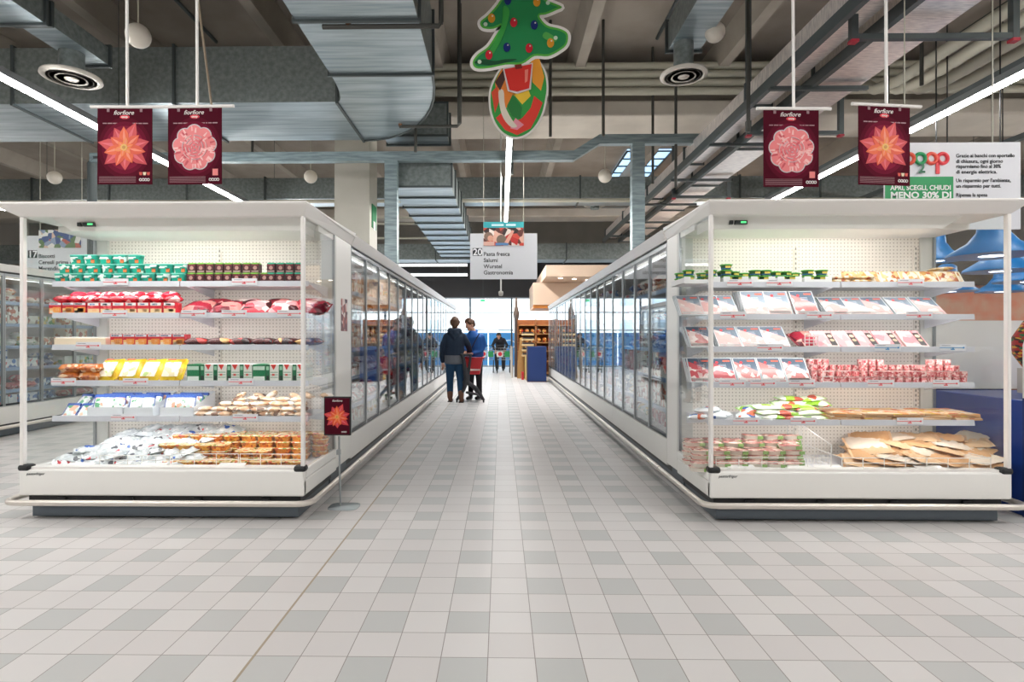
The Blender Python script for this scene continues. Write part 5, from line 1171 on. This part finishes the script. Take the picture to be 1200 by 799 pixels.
# stall wall behind with orange, pink and a red basket
SOFF = mat('stall_soffit', s2l('#a8623c'), .7)
struct(MB().box(6.0, 12.5, 1.2, 21.5, 12.7, 2.5, galv('stall_wall', '#d3ab94', '#de8a70', .7, 3, 0)), 'trim_50')
struct(MB().box(6.0, 12.3, 2.5, 21.5, 12.7, 4.3, mat('stall_dark', s2l('#4a443f'), .7)), 'trim_51')
for i in range(7):
    y = 8.5; x = 5.2+i*.75
    t = thing('produce_crate', 'wooden crate of red and green produce on the stall at right, %s from left' % ORD[i], 'crate', (x, y, .95))
    q = MB(); q.box(-.3, -.2, 0, .3, .2, .02, WOOD)
    for s in (-1, 1): q.box(-.3, s*.2-.01, 0, .3, s*.2+.01, .16, WOOD); q.box(s*.3-.01, -.2, 0, s*.3+.01, .2, .16, WOOD)
    q.build('crate_body', parent=t)
    for a in range(4):
        for c in range(3):
            MB().lathe([(0, -.06), (.05, -.04), (.065, 0), (.05, .045), (.012, .055), (0, .05)], hx(('#b8302a', '#d9a030', '#5a8a3a')[(i+a % 2) % 3]), 10, ).build('fruit', label='round fruit in the %s crate at right, %s across, %s deep' % (ORD[i], ORD[a], ORD[c]), cat='fruit', group='fruit in the stall crates', loc=(x-.2+a*.135, y-.12+c*.12, 1.06))
MB().box(4.9, 8.2, 0, 10.4, 9.0, .95, hx('#8a5a3c')).build('market_table', label='brown market table carrying the produce crates at right', cat='table')
y = 5.0; t = thing('round_basket', 'red and black woven round basket standing on the counter at right edge', 'basket', (AX(1196, y), y-.2, .89)); 
MB().lathe([(.12, 0), (.19, .12), (.2, .25), (.12, .4), (.05, .46)], printed('woven_red', '#b02828', ['#3a1a1a', '#d8a030', '#2c6a3c'], 22, .5, .5, (1, 1, 3)), 20).build('basket_body', parent=t); t.location.z = 1.1
MB().lathe([(.04, .46), (.06, .5), (.03, .54)], hx('#e0b030'), 12).build('knob', parent=t); MB().box(-.12, -.1, -.21, .12, .1, 0, hx('#c9c2b8')).build('pedestal', parent=t)
# far left aisle shelving hints beyond the cases
# ================================================================ PEOPLE
SKIN = mat('skin', s2l('#d9a68c'), .5, spec=.3); HAIR = mat('brown_hair', s2l('#5c3f2c'), .7); 
def hand(par, root, direction, curl=.5, side=1, name='hand'):
    """palm with four unequal fingers and a thumb leaving its side"""
    d = Vector(direction).normalized(); up = d.orthogonal().normalized(); w = d.cross(up).normalized(); root = Vector(root); ch = []
    ch.append(([root-d*.03, root+d*.02, root+d*.07], [.022, .034, .032]))
    for i, L in enumerate((.07, .082, .077, .06)):
        b0 = root+d*.075+w*(-.027+.018*i); b1 = b0+(d+up*curl*.5).normalized()*L*.5; b2 = b1+(d+up*curl*1.6).normalized()*L*.5; ch.append(([b0-d*.02, b0, b1, b2], [.0095, .0095, .0088, .0075]))
    b0 = root+d*.02-w*.03*side; ch.append(([b0, b0+(d*.5-w*side).normalized()*.035, b0+(d-w*.6*side).normalized()*.07], [.013, .011, .009]))
    return organic(name, ch, SKIN, par, .005, 2)
def head(par, c, face, tilt, hair=HAIR, longh=False):
    """head facing the unit vector 'face' (horizontal), tilted down"""
    h = thing('head', None, None, (0, 0, 0)); h.parent = par; del h
def build_head(par, loc, yaw, pitch, hairm, full=True):
    ch = [([(0, 0, -.17), (0, .0, -.08)], [.055, .055]), ([(0, -.01, .0), (0, -.005, .06)], [.082, .09]), ([(0, .035, -.065), (0, .04, .0)], [.05, .065]), ([(0, .085, -.09), (0, .07, -.07)], [.022, .035]),
          ([(0, .098, .03), (0, .118, -.01)], [.011, .016]), ([(-.025, .09, -.045), (.025, .09, -.045)], [.011, .011]), ([(-.083, -.005, .02), (-.086, -.005, -.02)], [.014, .011]), ([(.083, -.005, .02), (.086, -.005, -.02)], [.014, .011])]
    o = organic('head', ch, SKIN, par, .007, 3); M = Matrix.Translation(loc) @ Euler((pitch, 0, yaw)).to_matrix().to_4x4(); o.matrix_local = M
    e = MB()
    for s in (-1, 1): e.lathe([(0, -.006), (.009, 0), (0, .006)], hx('#2c2420'), 10, (s*.032, .096, .022))
    e.build('eyes', parent=o); m = MB(); m.box(-.02, .099, -.052, .02, .103, -.047, hx('#b4685c')); m.build('mouth', parent=o)
    hc = [([(0, -.02, .045), (0, -.005, .085)], [.098, .082]), ([(0, -.05, -.02), (0, -.045, .03)], [.072, .085]), ([(0, .06, .1), (0, .02, .115)], [.035, .05]), ([(-.06, .03, .07), (-.07, -.02, .03)], [.035, .035]), ([(.06, .03, .07), (.07, -.02, .03)], [.035, .035])]
    if full: hc.append(([(0, -.06, -.08), (0, -.06, -.03)], [.045, .06]))
    organic('hair', hc, hairm, o, .008, 3)
    return o
# woman in navy jacket, back to the camera
NAVY = mat('navy_fabric', s2l('#1f2f42'), .85); JEAN = mat('jeans_blue', s2l('#1d4566'), .85); GREYK = mat('grey_knit', s2l('#6c7078'), .9); BOOT = mat('brown_leather', s2l('#7a5240'), .6)
p = thing('person', 'person in a navy hooded jacket, blue jeans and brown boots, back to the camera', 'person', (AX(533, 12), 12.0, 0))
organic('trousers', [([(-.1, -.0, .12), (-.105, .01, .45), (-.095, .0, .8)], [.062, .078, .105]), ([(.14, -.12, .12), (.12, -.03, .45), (.095, 0, .8)], [.06, .078, .105]), ([(0, 0, .8), (0, 0, .98)], [(.19, .13), (.17, .12)], True)], JEAN, p)
organic('body', [([(0, 0, .95), (0, 0, 1.35), (0, .02, 1.56)], [.06, .08, .05])], SKIN, p, .02)
organic('shirt', [([(0, 0, .82), (0, 0, 1.05)], [(.225, .15), (.215, .14)], True)], GREYK, p)
organic('jacket', [([(0, 0, .99), (0, 0, 1.15), (0, 0, 1.38), (0, .01, 1.5)], [(.225, .15), (.2, .14), (.225, .14), (.1, .09)], True), ([(-.165, 0, 1.385), (-.25, .0, 1.2), (-.28, .04, .98), (-.265, .07, .86)], [.08, .068, .058, .05]), ([(.165, 0, 1.385), (.27, .05, 1.22), (.31, .18, 1.08), (.24, .36, 1.02)], [.08, .068, .056, .046]), ([(-.09, -.06, 1.5), (0, -.1, 1.47), (.09, -.06, 1.5)], [.07, .085, .07]), ([(-.05, -.12, 1.44), (0, -.13, 1.36), (.05, -.12, 1.44)], [.06, .05, .06]), ([(-.1, .02, 1.46), (.1, .02, 1.46)], [.07, .07])], NAVY, p)
hand(p, (-.262, .075, .81), (.02, .1, -1), .4, 1); hand(p, (.21, .42, 1.01), (-.2, 1, -.1), .8, -1)
build_head(p, (0, .04, 1.65), 0, R(-18), HAIR).scale = (1.08, 1.08, 1.02)
MB().lathe([(.07, 0), (.072, .035)], hx('#5d8fb0', .8), 16, (0, .02, 1.51)).build('scarf_edge', parent=p)
for s, (x, yy) in enumerate(((-.1, 0), (.145, -.13))):
    organic('boot', [([(x, yy-.02, .1), (x, yy-.01, .2)], [.058, .062]), ([(x+.01, yy-.03, .05), (x, yy+.08, .045), (x-.01 if s == 0 else x+.02, yy+.17, .04)], [.05, .046, .036])], BOOT, p, .01)
    MB().box(x-.045, yy-.09, 0, x+.05, yy+.2, .02, hx('#2c2220')).build('sole', parent=p)
# second shopper
BLJ = mat('blue_jacket', s2l('#1c5fb0'), .7); DKT = mat('dark_trousers', s2l('#23242a'), .85)
p = thing('person', 'person in a bright blue jacket and dark trousers, looking down at the trolley', 'person', (AX(556.5, 12.4), 12.4, 0))
organic('trousers', [([(-.09, 0, .12), (-.085, .0, .45), (-.08, 0, .82)], [.056, .07, .1]), ([(.1, .06, .12), (.09, .02, .45), (.08, 0, .82)], [.056, .07, .1]), ([(0, 0, .82), (0, 0, .98)], [(.17, .12), (.16, .12)], True)], DKT, p)
organic('body', [([(0, 0, .95), (0, -.02, 1.35), (-.05, -.02, 1.5)], [.06, .07, .05])], SKIN, p, .02)
organic('jacket', [([(0, 0, .86), (0, 0, 1.1), (0, -.02, 1.36), (-.05, -.03, 1.49)], [(.2, .15), (.19, .14), (.2, .14), (.09, .08)], True), ([(.14, -.02, 1.37), (.2, .02, 1.2), (.12, -.05, 1.05), (-.02, -.16, 1.02)], [.078, .066, .055, .045]), ([(-.14, -.03, 1.37), (-.22, -.06, 1.22), (-.24, -.18, 1.1), (-.2, -.28, 1.06)], [.078, .066, .055, .045]), ([(-.07, .06, 1.5), (.02, .05, 1.5)], [.05, .05])], BLJ, p)
hand(p, (-.07, -.2, 1.01), (-1, -.5, -.1), .7, 1); hand(p, (-.19, -.33, 1.05), (.1, -1, -.1), .7, -1)
build_head(p, (-.1, -.06, 1.64), R(115), R(-28), HAIR, False)
organic('shoulder_strap', [([(.1, -.15, 1.44), (.02, -.17, 1.3), (-.05, -.17, 1.15)], [.014, .014, .014])], hx('#1a2a50'), p, .006, 1)
for s, (x, yy) in enumerate(((-.09, 0), (.1, .06))): organic('shoe', [([(x, yy+.02, .05), (x-.04, yy-.06, .045), (x-.07, yy-.14, .04)], [.048, .042, .034]), ([(x, yy, .09), (x, yy, .14)], [.05, .05])], hx('#1c1c20'), p, .01)
# trolley basket
TD = mat('trolley_dark', s2l('#3b3d42'), .5)
t = thing('basket_trolley', 'red basket trolley with dark grey handle between the two shoppers', 'trolley', (AX(553, 12.1), 12.15, 0))
q = MB(); z0, z1 = .58, .93
q.hexa([(-.13, -.2, z0), (.17, -.2, z0), (.17, .12, z0), (-.13, .12, z0)], [(-.18, -.24, z1), (.24, -.24, z1), (.24, .16, z1), (-.18, .16, z1)], hx('#d23038', .4)); q.tube([(-.2, -.26, z1), (.26, -.26, z1), (.26, .18, z1), (-.2, .18, z1)], .018, hx('#b8202c', .4), 8, closed=True); q.build('basket', parent=t)
q = MB(); q.box(-.13, -.245, .66, .18, -.24, .7, hx('#f0d8d0')); q.build('basket_print', parent=t)
organic('frame', [([(-.2, -.28, 1.0), (-.16, -.28, .9), (-.1, -.27, .45), (-.16, -.3, .26), (-.3, -.32, .06)], [.035, .04, .055, .04, .03]), ([(-.02, -.27, .95), (-.06, -.27, .6), (-.08, -.27, .42), (.1, -.28, .3), (.26, -.32, .06)], [.03, .03, .05, .04, .03]), ([(-.14, -.27, .42), (0, -.1, .35), (.1, .2, .16)], [.05, .04, .03]), ([(-.1, -.2, .2), (.2, .2, .1)], [.03, .03]), ([(-.22, -.28, 1.0), (.0, -.28, 1.0)], [.025, .025])], TD, t, .012)
for x, yy in ((-.3, -.32), (.26, -.32), (.1, .22), (.2, .2)): MB().tube([(x-.015, yy, .04), (x+.015, yy, .04)], .04, BLACK, 14).build('wheel', parent=t)
# crouching person and pushed carts near the windows
DK = mat('dark_coat', s2l('#24262c'), .85)
p = thing('person', 'person in dark clothing bending over carts near the far windows', 'person', (AX(586, 23), 23.2, 0))
organic('clothing', [([(-.12, 0, .1), (-.14, -.1, .5), (-.1, .05, .85)], [.07, .09, .12]), ([(.14, 0, .1), (.14, -.1, .5), (.1, .05, .85)], [.07, .09, .12]), ([(0, .05, .88), (0, -.12, 1.1), (-.03, -.3, 1.26)], [.17, .19, .17]), ([(.15, -.28, 1.28), (.28, -.35, 1.05), (.2, -.45, .85)], [.07, .06, .05]), ([(-.18, -.28, 1.28), (-.3, -.35, 1.05), (-.2, -.45, .85)], [.07, .06, .05])], DK, p, .018)
build_head(p, (-.05, -.42, 1.42), R(180), R(-35), mat('dark_hair', s2l('#1c1a1a'), .7))
hand(p, (.18, -.47, .84), (-.1, -.4, -1), .6, 1); hand(p, (-.18, -.47, .84), (.1, -.4, -1), .6, -1)
for s in (-1, 1): organic('shoe', [([(s*.13, .05, .05), (s*.13, -.14, .045)], [.05, .045])], BLACK, p, .012)
for i, px in enumerate((571, 590)):
    x = AX(px, 22.0); t = thing('shopping_trolley', 'dark shopping trolley with a red and a green label near the far windows, %s one' % ('left', 'right')[i], 'trolley', (x, 22.0, 0))
    q = MB()
    for k in range(6):
        z = .5+.09*k; w = .22+.02*k; q.tube([(-w, -.3, z), (w, -.3, z), (w, .4, z), (-w, .4, z)], .008, ALU, 6, closed=True)
    for a in range(7): q.tube([(-.22+.073*a, -.3, .5), (-.32+.107*a, -.3, .95)], .006, ALU, 5)
    q.build('wire_basket', parent=t); MB().box(-.26, -.33, .62, -.02, -.31, .84, hx('#d6dcd8')).build('label_plate', parent=t); MB().disc((-.13, -.335, .73), .08, hx('#d02838'), .004).build('red_label', parent=t)
    MB().box(.04, -.33, .62, .24, -.31, .84, hx('#1f8a4c')).build('green_label', parent=t)
    q = MB(); q.tube([(-.25, -.3, .95), (-.25, -.42, 1.05), (.25, -.42, 1.05), (.25, -.3, .95)], .02, BLACK, 8); q.build('handle', parent=t)
    q = MB(); q.tube([(-.25, -.3, .5), (-.24, -.25, .14), (-.24, .4, .14)], .018, BLACK, 8); q.tube([(.25, -.3, .5), (.24, -.25, .14), (.24, .4, .14)], .018, BLACK, 8); q.build('chassis', parent=t)
    for xx in (-.24, .24):
        for yy in (-.25, .4): MB().tube([(xx-.015, yy, .065), (xx+.015, yy, .065)], .065, BLACK, 14).build('wheel', parent=t)
# ---------------------------------------------------------------- tidy the unlinked masters
for r, ks in PROTO:
    for o in [r]+ks:
        if o.name in bpy.data.objects: bpy.data.objects.remove(o)
